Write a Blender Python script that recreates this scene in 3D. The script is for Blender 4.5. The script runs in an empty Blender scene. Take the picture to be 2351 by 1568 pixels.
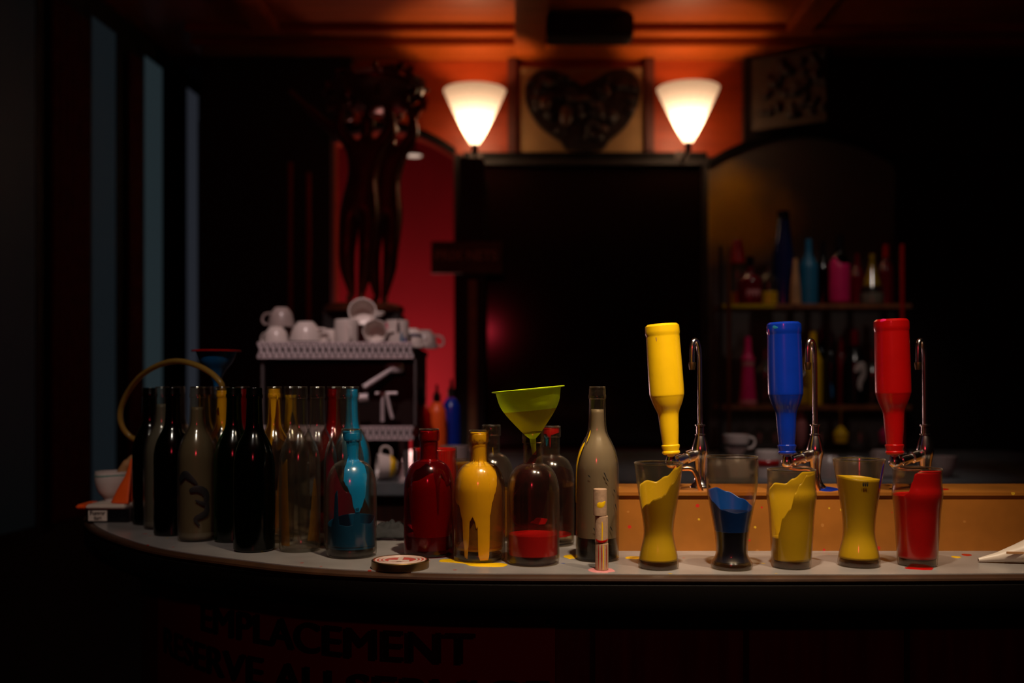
import bpy, bmesh, math, random
from mathutils import Vector, Matrix, Euler
random.seed(7)
S = bpy.context.scene
C = S.collection
PI = math.pi
F = 2351 * 35 / 36.0
CX, HY, EZ = 1175.5, 890.0, 1.40

# ------------------------------------------------------------------ camera
cam_d = bpy.data.cameras.new('camera')
cam = bpy.data.objects.new('camera', cam_d); C.objects.link(cam)
cam.location = (0, 0, EZ); cam.rotation_euler = (PI/2, 0, 0)
cam_d.lens = 35; cam_d.sensor_width = 36; cam_d.shift_y = (HY - 784) / 2351
cam_d.clip_start = 0.02; cam_d.clip_end = 60
cam_d.dof.use_dof = True; cam_d.dof.focus_distance = 1.72; cam_d.dof.aperture_fstop = 1.9
S.camera = cam
S.view_settings.view_transform = 'Standard'; S.view_settings.look = 'None'
S.view_settings.exposure = 0.0; S.view_settings.gamma = 1.0
S.view_settings.use_curve_mapping = False
S.cycles.transparent_max_bounces = 48
S.cycles.max_bounces = 10
S.cycles.sample_clamp_indirect = 4.0
w = bpy.data.worlds.new('world'); S.world = w; w.use_nodes = True
w.node_tree.nodes['Background'].inputs[0].default_value = (0.02, 0.01, 0.012, 1)
w.node_tree.nodes['Background'].inputs[1].default_value = 0.03

# ------------------------------------------------------------------ lights of the room
def spot(name, loc, tgt, watts, size, blend, col, rad=0.03):
    l = bpy.data.lights.new(name, 'SPOT'); l.energy = watts; l.spot_size = math.radians(size)
    l.spot_blend = blend; l.color = col; l.shadow_soft_size = rad
    o = bpy.data.objects.new(name, l); C.objects.link(o); o.location = loc
    d = Vector(tgt) - Vector(loc); o.rotation_euler = d.to_track_quat('-Z', 'Y').to_euler()
    return o
def point(name, loc, watts, col, rad=0.03):
    l = bpy.data.lights.new(name, 'POINT'); l.energy = watts; l.color = col; l.shadow_soft_size = rad
    o = bpy.data.objects.new(name, l); C.objects.link(o); o.location = loc
    return o
spot('bar_spotlight', (0.20, 1.00, 2.85), (0.16, 1.74, 1.12), 150, 48, 0.9, (1.0, 0.80, 0.58), 0.035)
spot('tap_spotlight', (0.70, 0.95, 2.85), (0.56, 1.84, 1.24), 105, 42, 0.9, (1.0, 0.78, 0.54), 0.035)
spot('left_bar_spotlight', (-0.52, 0.92, 2.55), (-0.72, 2.06, 1.30), 25, 42, 0.9, (0.98, 0.88, 0.76), 0.035)
spot('coffee_machine_spotlight', (-0.40, 1.85, 2.85), (-0.50, 3.12, 1.42), 58, 40, 0.8, (1.0, 0.75, 0.72), 0.03)
spot('back_counter_fill_light', (0.80, 2.30, 2.85), (0.88, 3.15, 1.20), 34, 44, 0.9, (1.0, 0.85, 0.78), 0.03)  # added fill to bring up the cups, no known fixture
point('red_room_lamp', (-0.25, -0.45, 1.95), 7, (1.0, 0.04, 0.07), 0.04)
spot('shelf_spotlight', (1.20, 3.10, 2.85), (1.32, 4.15, 1.45), 11, 52, 0.9, (1.0, 0.85, 0.75), 0.03)

# ------------------------------------------------------------------ materials
def ramp(nt, stops):
    r = nt.nodes.new('ShaderNodeValToRGB')
    while len(r.color_ramp.elements) < len(stops): r.color_ramp.elements.new(0.5)
    for e, (p, c) in zip(r.color_ramp.elements, stops):
        e.position = p; e.color = (*c, 1)
    return r
def mat(name, col, rough=0.5, metal=0.0, spec=0.5, var=0.0, scale=20.0, coat=0.0, stretch=(1,1,1), bump=0.0):
    m = bpy.data.materials.new(name); m.use_nodes = True
    nt = m.node_tree; b = nt.nodes['Principled BSDF']
    b.inputs['Base Color'].default_value = (*col, 1)
    b.inputs['Roughness'].default_value = rough; b.inputs['Metallic'].default_value = metal
    b.inputs['Specular IOR Level'].default_value = spec
    b.inputs['Coat Weight'].default_value = coat; b.inputs['Coat Roughness'].default_value = 0.08
    if var > 0 or bump > 0:
        tc = nt.nodes.new('ShaderNodeTexCoord'); mp = nt.nodes.new('ShaderNodeMapping')
        mp.inputs['Scale'].default_value = stretch
        n = nt.nodes.new('ShaderNodeTexNoise'); n.inputs['Scale'].default_value = scale
        n.inputs['Detail'].default_value = 5
        nt.links.new(tc.outputs['Object'], mp.inputs[0]); nt.links.new(mp.outputs[0], n.inputs['Vector'])
        if var > 0:
            r = ramp(nt, [(0.3, tuple(c*(1-var) for c in col)), (0.7, tuple(min(1, c*(1+var)) for c in col))])
            nt.links.new(n.outputs['Fac'], r.inputs[0]); nt.links.new(r.outputs[0], b.inputs['Base Color'])
        if bump > 0:
            bp = nt.nodes.new('ShaderNodeBump'); bp.inputs['Strength'].default_value = bump
            bp.inputs['Distance'].default_value = 0.01
            nt.links.new(n.outputs['Fac'], bp.inputs['Height']); nt.links.new(bp.outputs[0], b.inputs['Normal'])
    return m
def glass(name, tint=(0.93, 0.92, 0.88), edge=(0.30, 0.27, 0.22), refl=0.75, base=0.05, haze=0.007, hz=(1, 0.92, 0.8)):
    """wall of a thin glass vessel: clear straight through, glossy and darker at grazing angles"""
    m = bpy.data.materials.new(name); m.use_nodes = True
    nt = m.node_tree; nt.nodes.clear()
    out = nt.nodes.new('ShaderNodeOutputMaterial')
    lw = nt.nodes.new('ShaderNodeLayerWeight'); lw.inputs[0].default_value = 0.5
    p = nt.nodes.new('ShaderNodeMath'); p.operation = 'POWER'; p.inputs[1].default_value = 4
    nt.links.new(lw.outputs['Facing'], p.inputs[0])
    ma = nt.nodes.new('ShaderNodeMath'); ma.operation = 'MULTIPLY_ADD'
    ma.inputs[1].default_value = refl; ma.inputs[2].default_value = base
    nt.links.new(p.outputs[0], ma.inputs[0])
    p2 = nt.nodes.new('ShaderNodeMath'); p2.operation = 'POWER'; p2.inputs[1].default_value = 5
    nt.links.new(lw.outputs['Facing'], p2.inputs[0])
    mx = nt.nodes.new('ShaderNodeMix'); mx.data_type = 'RGBA'
    mx.inputs[6].default_value = (*tint, 1); mx.inputs[7].default_value = (*edge, 1)
    nt.links.new(p2.outputs[0], mx.inputs[0])
    tr = nt.nodes.new('ShaderNodeBsdfTransparent'); nt.links.new(mx.outputs[2], tr.inputs[0])
    gl = nt.nodes.new('ShaderNodeBsdfGlossy'); gl.inputs['Roughness'].default_value = 0.13
    ms = nt.nodes.new('ShaderNodeMixShader')
    nt.links.new(ma.outputs[0], ms.inputs[0]); nt.links.new(tr.outputs[0], ms.inputs[1]); nt.links.new(gl.outputs[0], ms.inputs[2])
    # thin dust film; its edge haze paints in the bright glass outlines
    df = nt.nodes.new('ShaderNodeBsdfDiffuse'); df.inputs[0].default_value = (0.5*hz[0], 0.5*hz[1], 0.5*hz[2], 1)
    tl = nt.nodes.new('ShaderNodeBsdfTranslucent'); tl.inputs[0].default_value = (0.6*hz[0], 0.6*hz[1], 0.6*hz[2], 1)
    md = nt.nodes.new('ShaderNodeMixShader'); md.inputs[0].default_value = 0.5
    nt.links.new(df.outputs[0], md.inputs[1]); nt.links.new(tl.outputs[0], md.inputs[2])
    hf = nt.nodes.new('ShaderNodeMath'); hf.operation = 'MULTIPLY_ADD'; hf.inputs[1].default_value = haze*22; hf.inputs[2].default_value = haze
    nt.links.new(p.outputs[0], hf.inputs[0])
    m2 = nt.nodes.new('ShaderNodeMixShader')
    nt.links.new(hf.outputs[0], m2.inputs[0]); nt.links.new(ms.outputs[0], m2.inputs[1]); nt.links.new(md.outputs[0], m2.inputs[2])
    nt.links.new(m2.outputs[0], out.inputs[0])
    return m
def cloudy(name, col, trans=0.25, clear=0.08, rough=0.4):
    """frosted or wet-paint translucent skin"""
    m = bpy.data.materials.new(name); m.use_nodes = True
    nt = m.node_tree; nt.nodes.clear()
    out = nt.nodes.new('ShaderNodeOutputMaterial')
    b = nt.nodes.new('ShaderNodeBsdfPrincipled'); b.inputs['Base Color'].default_value = (*col, 1)
    b.inputs['Roughness'].default_value = rough
    t = nt.nodes.new('ShaderNodeBsdfTranslucent'); t.inputs[0].default_value = (*col, 1)
    x = nt.nodes.new('ShaderNodeBsdfTransparent'); x.inputs[0].default_value = (*[min(1, c*1.2+0.2*max(col)) for c in col], 1)
    m1 = nt.nodes.new('ShaderNodeMixShader'); m1.inputs[0].default_value = trans
    m2 = nt.nodes.new('ShaderNodeMixShader'); m2.inputs[0].default_value = clear
    nt.links.new(b.outputs[0], m1.inputs[1]); nt.links.new(t.outputs[0], m1.inputs[2])
    nt.links.new(m1.outputs[0], m2.inputs[1]); nt.links.new(x.outputs[0], m2.inputs[2])
    nt.links.new(m2.outputs[0], out.inputs[0])
    return m
def emis(name, col, st):
    m = bpy.data.materials.new(name); m.use_nodes = True
    b = m.node_tree.nodes['Principled BSDF']; b.inputs['Base Color'].default_value = (0, 0, 0, 1)
    b.inputs['Emission Color'].default_value = (*col, 1); b.inputs['Emission Strength'].default_value = st
    return m

M = {}
M['glass'] = glass('clear_glass')
M['glass_warm'] = glass('warm_clear_glass', (0.95, 0.90, 0.80), (0.30, 0.22, 0.12))
M['glass_green'] = glass('green_glass', (0.03, 0.16, 0.03), (0.003, 0.02, 0.004), 0.6, 0.06, 0.006, (0.03, 1, 0.03))  # green haze painted in for reflections inside the shoulders
M['glass_black'] = glass('near_black_green_glass', (0.012, 0.03, 0.012), (0.002, 0.008, 0.002), 0.5, 0.045, 0.002, (0.3, 1, 0.3))
M['glass_red'] = glass('red_stained_glass', (0.80, 0.30, 0.36), (0.2, 0.03, 0.05), haze=0.009, hz=(1, 0.10, 0.2))
M['glass_thick'] = glass('thick_glass_foot', (0.45, 0.40, 0.28), (0.12, 0.10, 0.05), 0.7, 0.08)
M['frost'] = cloudy('frosted_glass', (0.36, 0.325, 0.285), 0.35, 0.05, 0.38)
M['frost_dim'] = cloudy('dull_frosted_glass', (0.20, 0.19, 0.15), 0.35, 0.08, 0.4)
M['yellow'] = mat('yellow_paint', (0.83, 0.50, 0.005), 0.28, var=0.04, scale=30, coat=0.3)
M['yellow_film'] = cloudy('yellow_paint_film', (0.62, 0.42, 0.01), 0.35, 0.02, 0.35)
M['amber_film'] = cloudy('thin_yellow_stain', (0.60, 0.36, 0.05), 0.3, 0.72, 0.35)
M['blue'] = mat('ultramarine_paint', (0.002, 0.022, 0.27), 0.25, var=0.1, scale=20, coat=0.4)
M['blue_film'] = cloudy('blue_paint_film', (0.001, 0.045, 0.27), 0.15, 0.0, 0.35)
M['blue_shaded'] = mat('shaded_blue_liquid', (0.0006, 0.002, 0.02), 0.35)  # blue paint with the shade low in the glass put into its colour
M['cyan'] = mat('sky_blue_paint', (0.0, 0.26, 0.62), 0.3, var=0.05, coat=0.3)
M['cyan_film'] = cloudy('sky_blue_liquid', (0.0, 0.09, 0.22), 0.3, 0.15, 0.3)
M['red'] = mat('red_paint', (0.36, 0.002, 0.002), 0.28, var=0.06, scale=25, coat=0.3)
M['red_film'] = cloudy('red_paint_film', (0.50, 0.003, 0.006), 0.3, 0.02, 0.35)
M['crimson_film'] = cloudy('crimson_paint_film', (0.60, 0.004, 0.03), 0.45, 0.12, 0.35)
M['thin_crimson'] = cloudy('thin_crimson_paint', (0.62, 0.004, 0.035), 0.45, 0.45, 0.35)
M['plum_film'] = cloudy('plum_paint_film', (0.20, 0.004, 0.03), 0.2, 0.25, 0.25)
M['pink'] = mat('magenta_paint', (0.65, 0.01, 0.12), 0.4, var=0.1)
M['palepink'] = mat('pale_pink_paint', (0.55, 0.20, 0.20), 0.4, var=0.05)
M['navy'] = mat('navy_glass', (0.008, 0.012, 0.06), 0.15)
M['black'] = mat('black_gloss', (0.006, 0.006, 0.007), 0.2)
M['darkliquid'] = mat('black_liquid', (0.004, 0.003, 0.003), 0.2)
M['tan'] = mat('tan_wood', (0.40, 0.20, 0.08), 0.5, var=0.2)
M['teal'] = mat('teal_paint', (0.01, 0.13, 0.24), 0.4, var=0.1)
M['maroon'] = mat('dark_red_glass', (0.12, 0.004, 0.008), 0.15)
M['orange'] = mat('orange_plastic', (0.85, 0.10, 0.01), 0.4, var=0.05)
M['china'] = mat('white_china', (0.62, 0.54, 0.50), 0.25, var=0.04)
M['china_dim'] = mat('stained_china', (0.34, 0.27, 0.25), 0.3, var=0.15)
M['tealline'] = mat('teal_glaze', (0.05, 0.30, 0.24), 0.3)
M['cork'] = mat('cork', (0.40, 0.25, 0.15), 0.8, var=0.10, scale=150, bump=0.08)
M['chrome'] = mat('chrome', (0.86, 0.84, 0.83), 0.17, 1.0)
M['steel'] = mat('brushed_steel', (0.70, 0.60, 0.62), 0.42, 0.35, var=0.08, scale=60)
M['dullsteel'] = mat('dull_grey_steel', (0.07, 0.055, 0.055), 0.7, 0.0)
M['glassrim'] = glass('lip_highlight_glass', (0.55, 0.50, 0.40), (0.5, 0.4, 0.25), 0.8, 0.16, 0.02)  # rim glass made brighter to stand in for lip highlights
M['coppertube'] = mat('copper_tube', (0.86, 0.52, 0.30), 0.22, 1.0)
M['lime'] = cloudy('lime_plastic', (0.62, 0.70, 0.01), 0.45, 0.12, 0.3)
M['lime_rim'] = mat('lime_rim_plastic', (0.66, 0.90, 0.01), 0.3)
M['bluefunnel'] = mat('blue_plastic', (0.005, 0.08, 0.22), 0.3)
M['rag'] = mat('dark_grey_cloth', (0.018, 0.018, 0.019), 0.9, var=0.3, scale=40)
M['black_edge'] = mat('matt_black_edge', (0.0025, 0.0015, 0.001), 0.6, spec=0.15)
M['blackwood'] = mat('black_stained_wood', (0.008, 0.004, 0.003), 0.55, var=0.3, scale=6, stretch=(1, 1, 12))
M['nosing'] = mat('dark_brown_nosing', (0.035, 0.013, 0.004), 0.45, var=0.3)
M['redwood'] = mat('reddish_wood', (0.08, 0.014, 0.007), 0.5, var=0.35, scale=5, stretch=(10, 10, 0.8))
M['ceilwood'] = mat('varnished_ceiling_wood', (0.32, 0.058, 0.005), 0.38, var=0.25, scale=4, stretch=(0.5, 8, 1))
M['friezewood'] = mat('varnished_frieze_wood', (0.36, 0.042, 0.004), 0.45, var=0.15, scale=4, stretch=(1, 1, 6))
M['cream'] = mat('cream_plaster', (0.34, 0.19, 0.07), 0.7, var=0.12, scale=12)
M['carved'] = mat('dark_carved_wood', (0.009, 0.004, 0.003), 0.5, var=0.4, scale=20)
M['carved_pale'] = mat('paler_carved_wood', (0.05, 0.018, 0.007), 0.45, var=0.4, scale=20)
M['bronze'] = mat('dark_bronze', (0.17, 0.042, 0.015), 0.32, 0.35, var=0.3, scale=8)
M['redwall'] = mat('crimson_wall', (0.42, 0.006, 0.018), 0.8, var=0.06, scale=3)
M['darkwall'] = mat('dark_wall', (0.012, 0.007, 0.006), 0.7, var=0.2, scale=4)
M['floor'] = mat('dark_floor', (0.02, 0.012, 0.009), 0.6, var=0.3, scale=3)
M['curtain'] = mat('dark_red_curtain', (0.09, 0.006, 0.004), 0.9, var=0.2)
M['signboard'] = mat('dark_red_board', (0.16, 0.012, 0.010), 0.6, var=0.08, scale=8)
M['signink'] = mat('black_sign_ink', (0.004, 0.003, 0.003), 0.6)
M['plaque'] = mat('brown_plaque', (0.12, 0.07, 0.03), 0.5, var=0.2)
M['plaquetext'] = mat('faded_cream_lettering', (0.6, 0.38, 0.2), 0.6)
M['mirrordark'] = mat('dark_mirror', (0.010, 0.004, 0.003), 0.12, spec=0.35)
M['whiteplastic'] = mat('white_plastic', (0.62, 0.54, 0.46), 0.4, var=0.05)
M['lidwhite'] = mat('lid_white', (0.55, 0.42, 0.36), 0.35)
M['lidred'] = mat('lid_red', (0.42, 0.05, 0.04), 0.35, var=0.2)
M['brass'] = mat('aged_brass', (0.25, 0.15, 0.06), 0.35, 1.0)
M['darkmetal'] = mat('dark_metal', (0.03, 0.022, 0.02), 0.4, 0.7)
M['slate'] = mat('grey_marble_slab', (0.11, 0.12, 0.125), 0.35, var=0.2, scale=10)

def counter_mat(name, base, spots, rough, metal, dens):
    m = mat(name, base, rough, metal, var=0.0)
    nt = m.node_tree; b = nt.nodes['Principled BSDF']
    tc = nt.nodes.new('ShaderNodeTexCoord')
    n = nt.nodes.new('ShaderNodeTexNoise'); n.inputs['Scale'].default_value = 9; n.inputs['Detail'].default_value = 8
    nt.links.new(tc.outputs['Object'], n.inputs['Vector'])
    r = ramp(nt, [(0.3, tuple(c*0.72 for c in base)), (0.7, tuple(c*1.15 for c in base))])
    nt.links.new(n.outputs['Fac'], r.inputs[0])
    v = nt.nodes.new('ShaderNodeTexVoronoi'); v.inputs['Scale'].default_value = dens
    nt.links.new(tc.outputs['Object'], v.inputs['Vector'])
    n2 = nt.nodes.new('ShaderNodeTexNoise'); n2.inputs['Scale'].default_value = dens*1.3
    nt.links.new(tc.outputs['Object'], n2.inputs['Vector'])
    lt = nt.nodes.new('ShaderNodeMath'); lt.operation = 'MULTIPLY_ADD'; lt.inputs[1].default_value = 0.35
    nt.links.new(n2.outputs['Fac'], lt.inputs[0]); nt.links.new(v.outputs['Distance'], lt.inputs[2])
    less = nt.nodes.new('ShaderNodeMath'); less.operation = 'LESS_THAN'; less.inputs[1].default_value = 0.30
    nt.links.new(lt.outputs[0], less.inputs[0])
    sep = nt.nodes.new('ShaderNodeSeparateColor'); nt.links.new(v.outputs['Color'], sep.inputs[0])
    cr = ramp(nt, spots); cr.color_ramp.interpolation = 'CONSTANT'
    nt.links.new(sep.outputs[0], cr.inputs[0])
    gate = nt.nodes.new('ShaderNodeMath'); gate.operation = 'GREATER_THAN'; gate.inputs[1].default_value = 0.55
    nt.links.new(sep.outputs[1], gate.inputs[0])
    mul = nt.nodes.new('ShaderNodeMath'); mul.operation = 'MULTIPLY'
    nt.links.new(less.outputs[0], mul.inputs[0]); nt.links.new(gate.outputs[0], mul.inputs[1])
    mx = nt.nodes.new('ShaderNodeMix'); mx.data_type = 'RGBA'
    nt.links.new(mul.outputs[0], mx.inputs[0]); nt.links.new(r.outputs[0], mx.inputs[6]); nt.links.new(cr.outputs[0], mx.inputs[7])
    nt.links.new(mx.outputs[2], b.inputs['Base Color'])
    if metal > 0:
        inv = nt.nodes.new('ShaderNodeMath'); inv.operation = 'MULTIPLY_ADD'; inv.inputs[1].default_value = -metal; inv.inputs[2].default_value = metal
        nt.links.new(mul.outputs[0], inv.inputs[0]); nt.links.new(inv.outputs[0], b.inputs['Metallic'])
    return m
M['counter'] = counter_mat('paint_flecked_grey_counter', (0.25, 0.23, 0.22), [(0, (0.40, 0.03, 0.02)), (0.4, (0.45, 0.30, 0.02)), (0.75, (0.30, 0.06, 0.05)), (0.92, (0.02, 0.06, 0.25))], 0.28, 0.0, 34)
M['copperledge'] = counter_mat('paint_flecked_copper', (0.42, 0.15, 0.020), [(0, (0.5, 0.02, 0.01)), (0.35, (0.6, 0.36, 0.02)), (0.8, (0.4, 0.16, 0.03))], 0.42, 0.35, 42)

# ------------------------------------------------------------------ object helpers
def tag(o, label=None, cat=None, group=None, kind=None):
    if label: o['label'] = label
    if cat: o['category'] = cat
    if group: o['group'] = group
    if kind: o['kind'] = kind
    return o
def empty(name, loc, label=None, cat=None, group=None, rot=(0, 0, 0)):
    o = bpy.data.objects.new(name, None); C.objects.link(o)
    o.empty_display_size = 0.03
    o.location = loc; o.rotation_euler = rot
    return tag(o, label, cat, group)
def obj(name, bm, m, parent=None, loc=(0, 0, 0), rot=(0, 0, 0), smooth=35):
    me = bpy.data.meshes.new(name)
    bmesh.ops.recalc_face_normals(bm, faces=bm.faces[:])
    bm.to_mesh(me); bm.free()
    mats = m if isinstance(m, (list, tuple)) else [m]
    for x in mats: me.materials.append(x)
    if smooth:
        for p in me.polygons: p.use_smooth = True
        me.set_sharp_from_angle(angle=math.radians(smooth))
    o = bpy.data.objects.new(name, me); C.objects.link(o)
    o.location = loc; o.rotation_euler = rot
    if parent: o.parent = parent
    return o
def struct(name, bm, m, **k):
    o = obj(name, bm, m, **k); o['kind'] = 'structure'; return o
def P(px, py, D):
    return Vector(((px - CX) * D / F, D, EZ - (py - HY) * D / F))
def XX(px, D): return (px - CX) * D / F
def ZZ(py, D): return EZ - (py - HY) * D / F
def box(bm, x0, x1, y0, y1, z0, z1, bev=0.0):
    r = bmesh.ops.create_cube(bm, size=1.0)
    vs = r['verts']
    for v in vs:
        v.co = Vector((x0 if v.co.x < 0 else x1, y0 if v.co.y < 0 else y1, z0 if v.co.z < 0 else z1))
    if bev > 0:
        es = list({e for v in vs for e in v.link_edges})
        bmesh.ops.bevel(bm, geom=es, offset=bev, segments=2, affect='EDGES')
    return bm
def B(x0, x1, y0, y1, z0, z1, bev=0.0): return box(bmesh.new(), x0, x1, y0, y1, z0, z1, bev)
def smooth_prof(pts, n=4):
    out = []
    for i in range(len(pts) - 1):
        p0 = pts[max(i-1, 0)]; p1 = pts[i]; p2 = pts[i+1]; p3 = pts[min(i+2, len(pts)-1)]
        for k in range(n):
            t = k / n; o = []
            for a in range(len(p1)):
                o.append(0.5*((2*p1[a]) + (-p0[a]+p2[a])*t + (2*p0[a]-5*p1[a]+4*p2[a]-p3[a])*t*t + (-p0[a]+3*p1[a]-3*p2[a]+p3[a])*t**3))
            out.append(tuple(o))
    out.append(tuple(pts[-1])); return out
def lathe(prof, n=48, bm=None, off=(0, 0, 0)):
    bm = bm or bmesh.new(); rings = []
    ox, oy, oz = off
    for r, z in prof:
        if r < 1e-5: rings.append([bm.verts.new((ox, oy, oz+z))])
        else: rings.append([bm.verts.new((ox+r*math.sin(2*PI*k/n), oy-r*math.cos(2*PI*k/n), oz+z)) for k in range(n)])
    for a, b in zip(rings, rings[1:]):
        for k in range(n):
            k2 = (k+1) % n
            if len(a) == 1 and len(b) == 1: continue
            if len(a) == 1: bm.faces.new((a[0], b[k], b[k2]))
            elif len(b) == 1: bm.faces.new((a[k], b[0], a[k2]))
            else: bm.faces.new((a[k], b[k], b[k2], a[k2]))
    return bm
def tube(pts, r, n=12, bm=None, cap=True):
    bm = bm or bmesh.new(); rings = []; up = Vector((0, 0, 1)); prev = None
    pts = [Vector(p) for p in pts]
    for i, p in enumerate(pts):
        t = (pts[min(i+1, len(pts)-1)] - pts[max(i-1, 0)]).normalized()
        if prev is None:
            a = t.cross(up); a = a.normalized() if a.length > 1e-4 else Vector((1, 0, 0))
        else: a = (prev - t * prev.dot(t)).normalized()
        prev = a; b = t.cross(a)
        rr = r[i] if isinstance(r, (list, tuple)) else r
        rings.append([bm.verts.new(p + (a*math.cos(2*PI*k/n) + b*math.sin(2*PI*k/n))*rr) for k in range(n)])
    for A, Bq in zip(rings, rings[1:]):
        for k in range(n): bm.faces.new((A[k], Bq[k], Bq[(k+1) % n], A[(k+1) % n]))
    if cap: bm.faces.new(rings[0][::-1]); bm.faces.new(rings[-1])
    return bm
def prism(poly, a0, a1, axis='z', bm=None):
    bm = bm or bmesh.new()
    def mk(p, a): return (p[0], p[1], a) if axis == 'z' else (p[0], a, p[1])
    lo = [bm.verts.new(mk(p, a0)) for p in poly]; hi = [bm.verts.new(mk(p, a1)) for p in poly]
    bm.faces.new(lo[::-1]); bm.faces.new(hi); bm.normal_update()
    for i in range(len(poly)):
        j = (i+1) % len(poly); bm.faces.new((lo[i], lo[j], hi[j], hi[i]))
    bmesh.ops.triangulate(bm, faces=[f for f in bm.faces if len(f.verts) > 4])
    return bm
def radius_at(prof, z):
    for (r0, z0), (r1, z1) in zip(prof, prof[1:]):
        if z0 <= z <= z1 and z1 > z0: return r0 + (r1-r0)*(z-z0)/(z1-z0)
    return prof[-1][0] if z > prof[-1][1] else prof[0][0]
def keyed(keys):
    keys = sorted(keys)
    def f(th):
        th = (th + 180) % 360 - 180
        ks = [(keys[-1][0]-360, keys[-1][1])] + keys + [(keys[0][0]+360, keys[0][1])]
        for (a, va), (b, vb) in zip(ks, ks[1:]):
            if a <= th <= b:
                t = (th-a)/max(b-a, 1e-6); t = t*t*(3-2*t)
                return va + (vb-va)*t
        return keys[0][1]
    return f
def film(name, m, prof, lo, hi, parent, inset=0.0033, nt=200, mz=36, thick=0.0007):
    """coat of paint on the inner wall between lo(theta) and hi(theta)"""
    if not callable(lo): c = lo; lo = (lambda t, c=c: c)
    if not callable(hi): d = hi; hi = (lambda t, d=d: d)
    bm = bmesh.new(); cols = []
    for k in range(nt):
        th = 360*k/nt - 180
        a, b = lo(th), hi(th)
        if b - a < 0.0012: cols.append(None); continue
        c = []
        for i in range(mz+1):
            z = a + (b-a)*i/mz; r = max(radius_at(prof, z) - inset, 0.002)
            c.append(bm.verts.new((r*math.sin(math.radians(th)), -r*math.cos(math.radians(th)), z)))
        cols.append(c)
    for k in range(nt):
        A, Bc = cols[k], cols[(k+1) % nt]
        if A and Bc:
            for i in range(mz): bm.faces.new((A[i], Bc[i], Bc[i+1], A[i+1]))
    o = obj(name, bm, m, parent)
    s = o.modifiers.new('Solidify', 'SOLIDIFY'); s.thickness = thick; s.offset = 0
    return o
def pool(name, m, prof, z0, z1, parent, inset=0.0034):
    pr = [(0, z0)] + [(max(radius_at(prof, z0+(z1-z0)*i/14)-inset, 0.002), z0+(z1-z0)*i/14) for i in range(15)] + [(0, z1)]
    return obj(name, lathe(pr), m, parent)
def vessel(prof, wall=0.0022, floor=0.006, top_in=True):
    """closed profile: outer, lip, inner, floor"""
    inner = [(max(r - wall, 0.003), z) for r, z in prof if z > floor]
    return [(0, prof[0][1])] + prof + inner[::-1] + [(max(radius_at(prof, floor)-wall-0.004, 0.003), floor), (0, floor + 0.002)]
def add_tilt(o, rot): o.rotation_euler = rot; return o

# bottle outlines (radius, height)
WINE = [(0.034, 0.0)] + [(0.0375, 0.004)] + smooth_prof([(0.0375, 0.006), (0.0378, 0.10), (0.0375, 0.155), (0.0362, 0.172), (0.0320, 0.190), (0.0250, 0.206), (0.0185, 0.219), (0.0158, 0.231), (0.0146, 0.252), (0.0138, 0.280)], 5) + [(0.0150, 0.2805), (0.0153, 0.283), (0.0153, 0.287), (0.0143, 0.2885), (0.0143, 0.2985), (0.0135, 0.300)]
ROUND = [(0.041, 0.0), (0.0445, 0.0035)] + smooth_prof([(0.0450, 0.008), (0.0450, 0.06), (0.0450, 0.115), (0.0437, 0.133), (0.0395, 0.149), (0.0325, 0.161), (0.0240, 0.1675), (0.0180, 0.1705), (0.0168, 0.176), (0.0166, 0.205)], 5) + [(0.0184, 0.2055), (0.0188, 0.208), (0.0188, 0.220), (0.0176, 0.224)]
BEER = [(0.027, 0.0), (0.0312, 0.004)] + smooth_prof([(0.0315, 0.008), (0.0318, 0.018)], 2) + [(0.0308, 0.021)] + smooth_prof([(0.0308, 0.024), (0.0316, 0.08), (0.0318, 0.128), (0.0305, 0.138), (0.0262, 0.152), (0.0210, 0.164), (0.0186, 0.174), (0.0170, 0.200), (0.0148, 0.226)], 5) + [(0.0146, 0.228), (0.0168, 0.2295), (0.0168, 0.232), (0.0150, 0.238), (0.0150, 0.240), (0.0166, 0.2415), (0.0166, 0.244), (0.0135, 0.247)]

# ------------------------------------------------------------------ the room
struct('floor', B(-3.2, 3.2, -1.6, 6.6, -0.05, 0), M['floor'])
struct('ceiling', B(-3.2, 3.2, -1.6, 4.80, 3.0, 3.05), M['ceilwood'])
struct('wall_right', B(3.0, 3.1, -1.6, 6.6, 0, 3.0), M['darkwall'])
struct('wall_front', B(-3.2, 3.1, -1.7, -1.6, 0, 3.0), M['darkwall'])
ang = math.atan(0.0722)
wl = struct('wall_left', B(-0.1, 0, -2.0, 5.2, 0, 3.0), M['darkwall'], loc=(-1.99, 0, 0), rot=(0, 0, -ang))
# back wall with the arched opening on the left
ax0, ax1 = -0.83, -0.262
def arch_z(x): return 2.600 - 0.125*((x + 0.60)/0.338)**2
arc = [(ax0 + (ax1-ax0)*i/24, arch_z(ax0 + (ax1-ax0)*i/24)) for i in range(25)]
poly = [(-1.44, 0), (ax0, 0)] + arc + [(ax1, 0), (3.0, 0), (3.0, 3.0), (-1.44, 3.0)]
struct('wall_back', prism(poly, 4.66, 4.76, 'y'), M['friezewood'])
struct('wall_back_room', B(-2.2, 1.2, 5.95, 6.0, 0, 3.0), M['redwall'])
struct('wall_back_room_side', B(0.45, 0.50, 4.77, 5.95, 0, 3.0), M['redwall'])
struct('wall_back_corner', B(-2.2, -1.395, 5.30, 5.36, 0, 3.0), M['darkwall'])
struct('wall_back_corner_side', B(-1.44, -1.39, 4.77, 5.30, 0, 3.0), M['darkwall'])
struct('ceiling_back_room', B(-2.2, 1.2, 4.81, 6.0, 2.95, 3.0), M['darkwall'])
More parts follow.
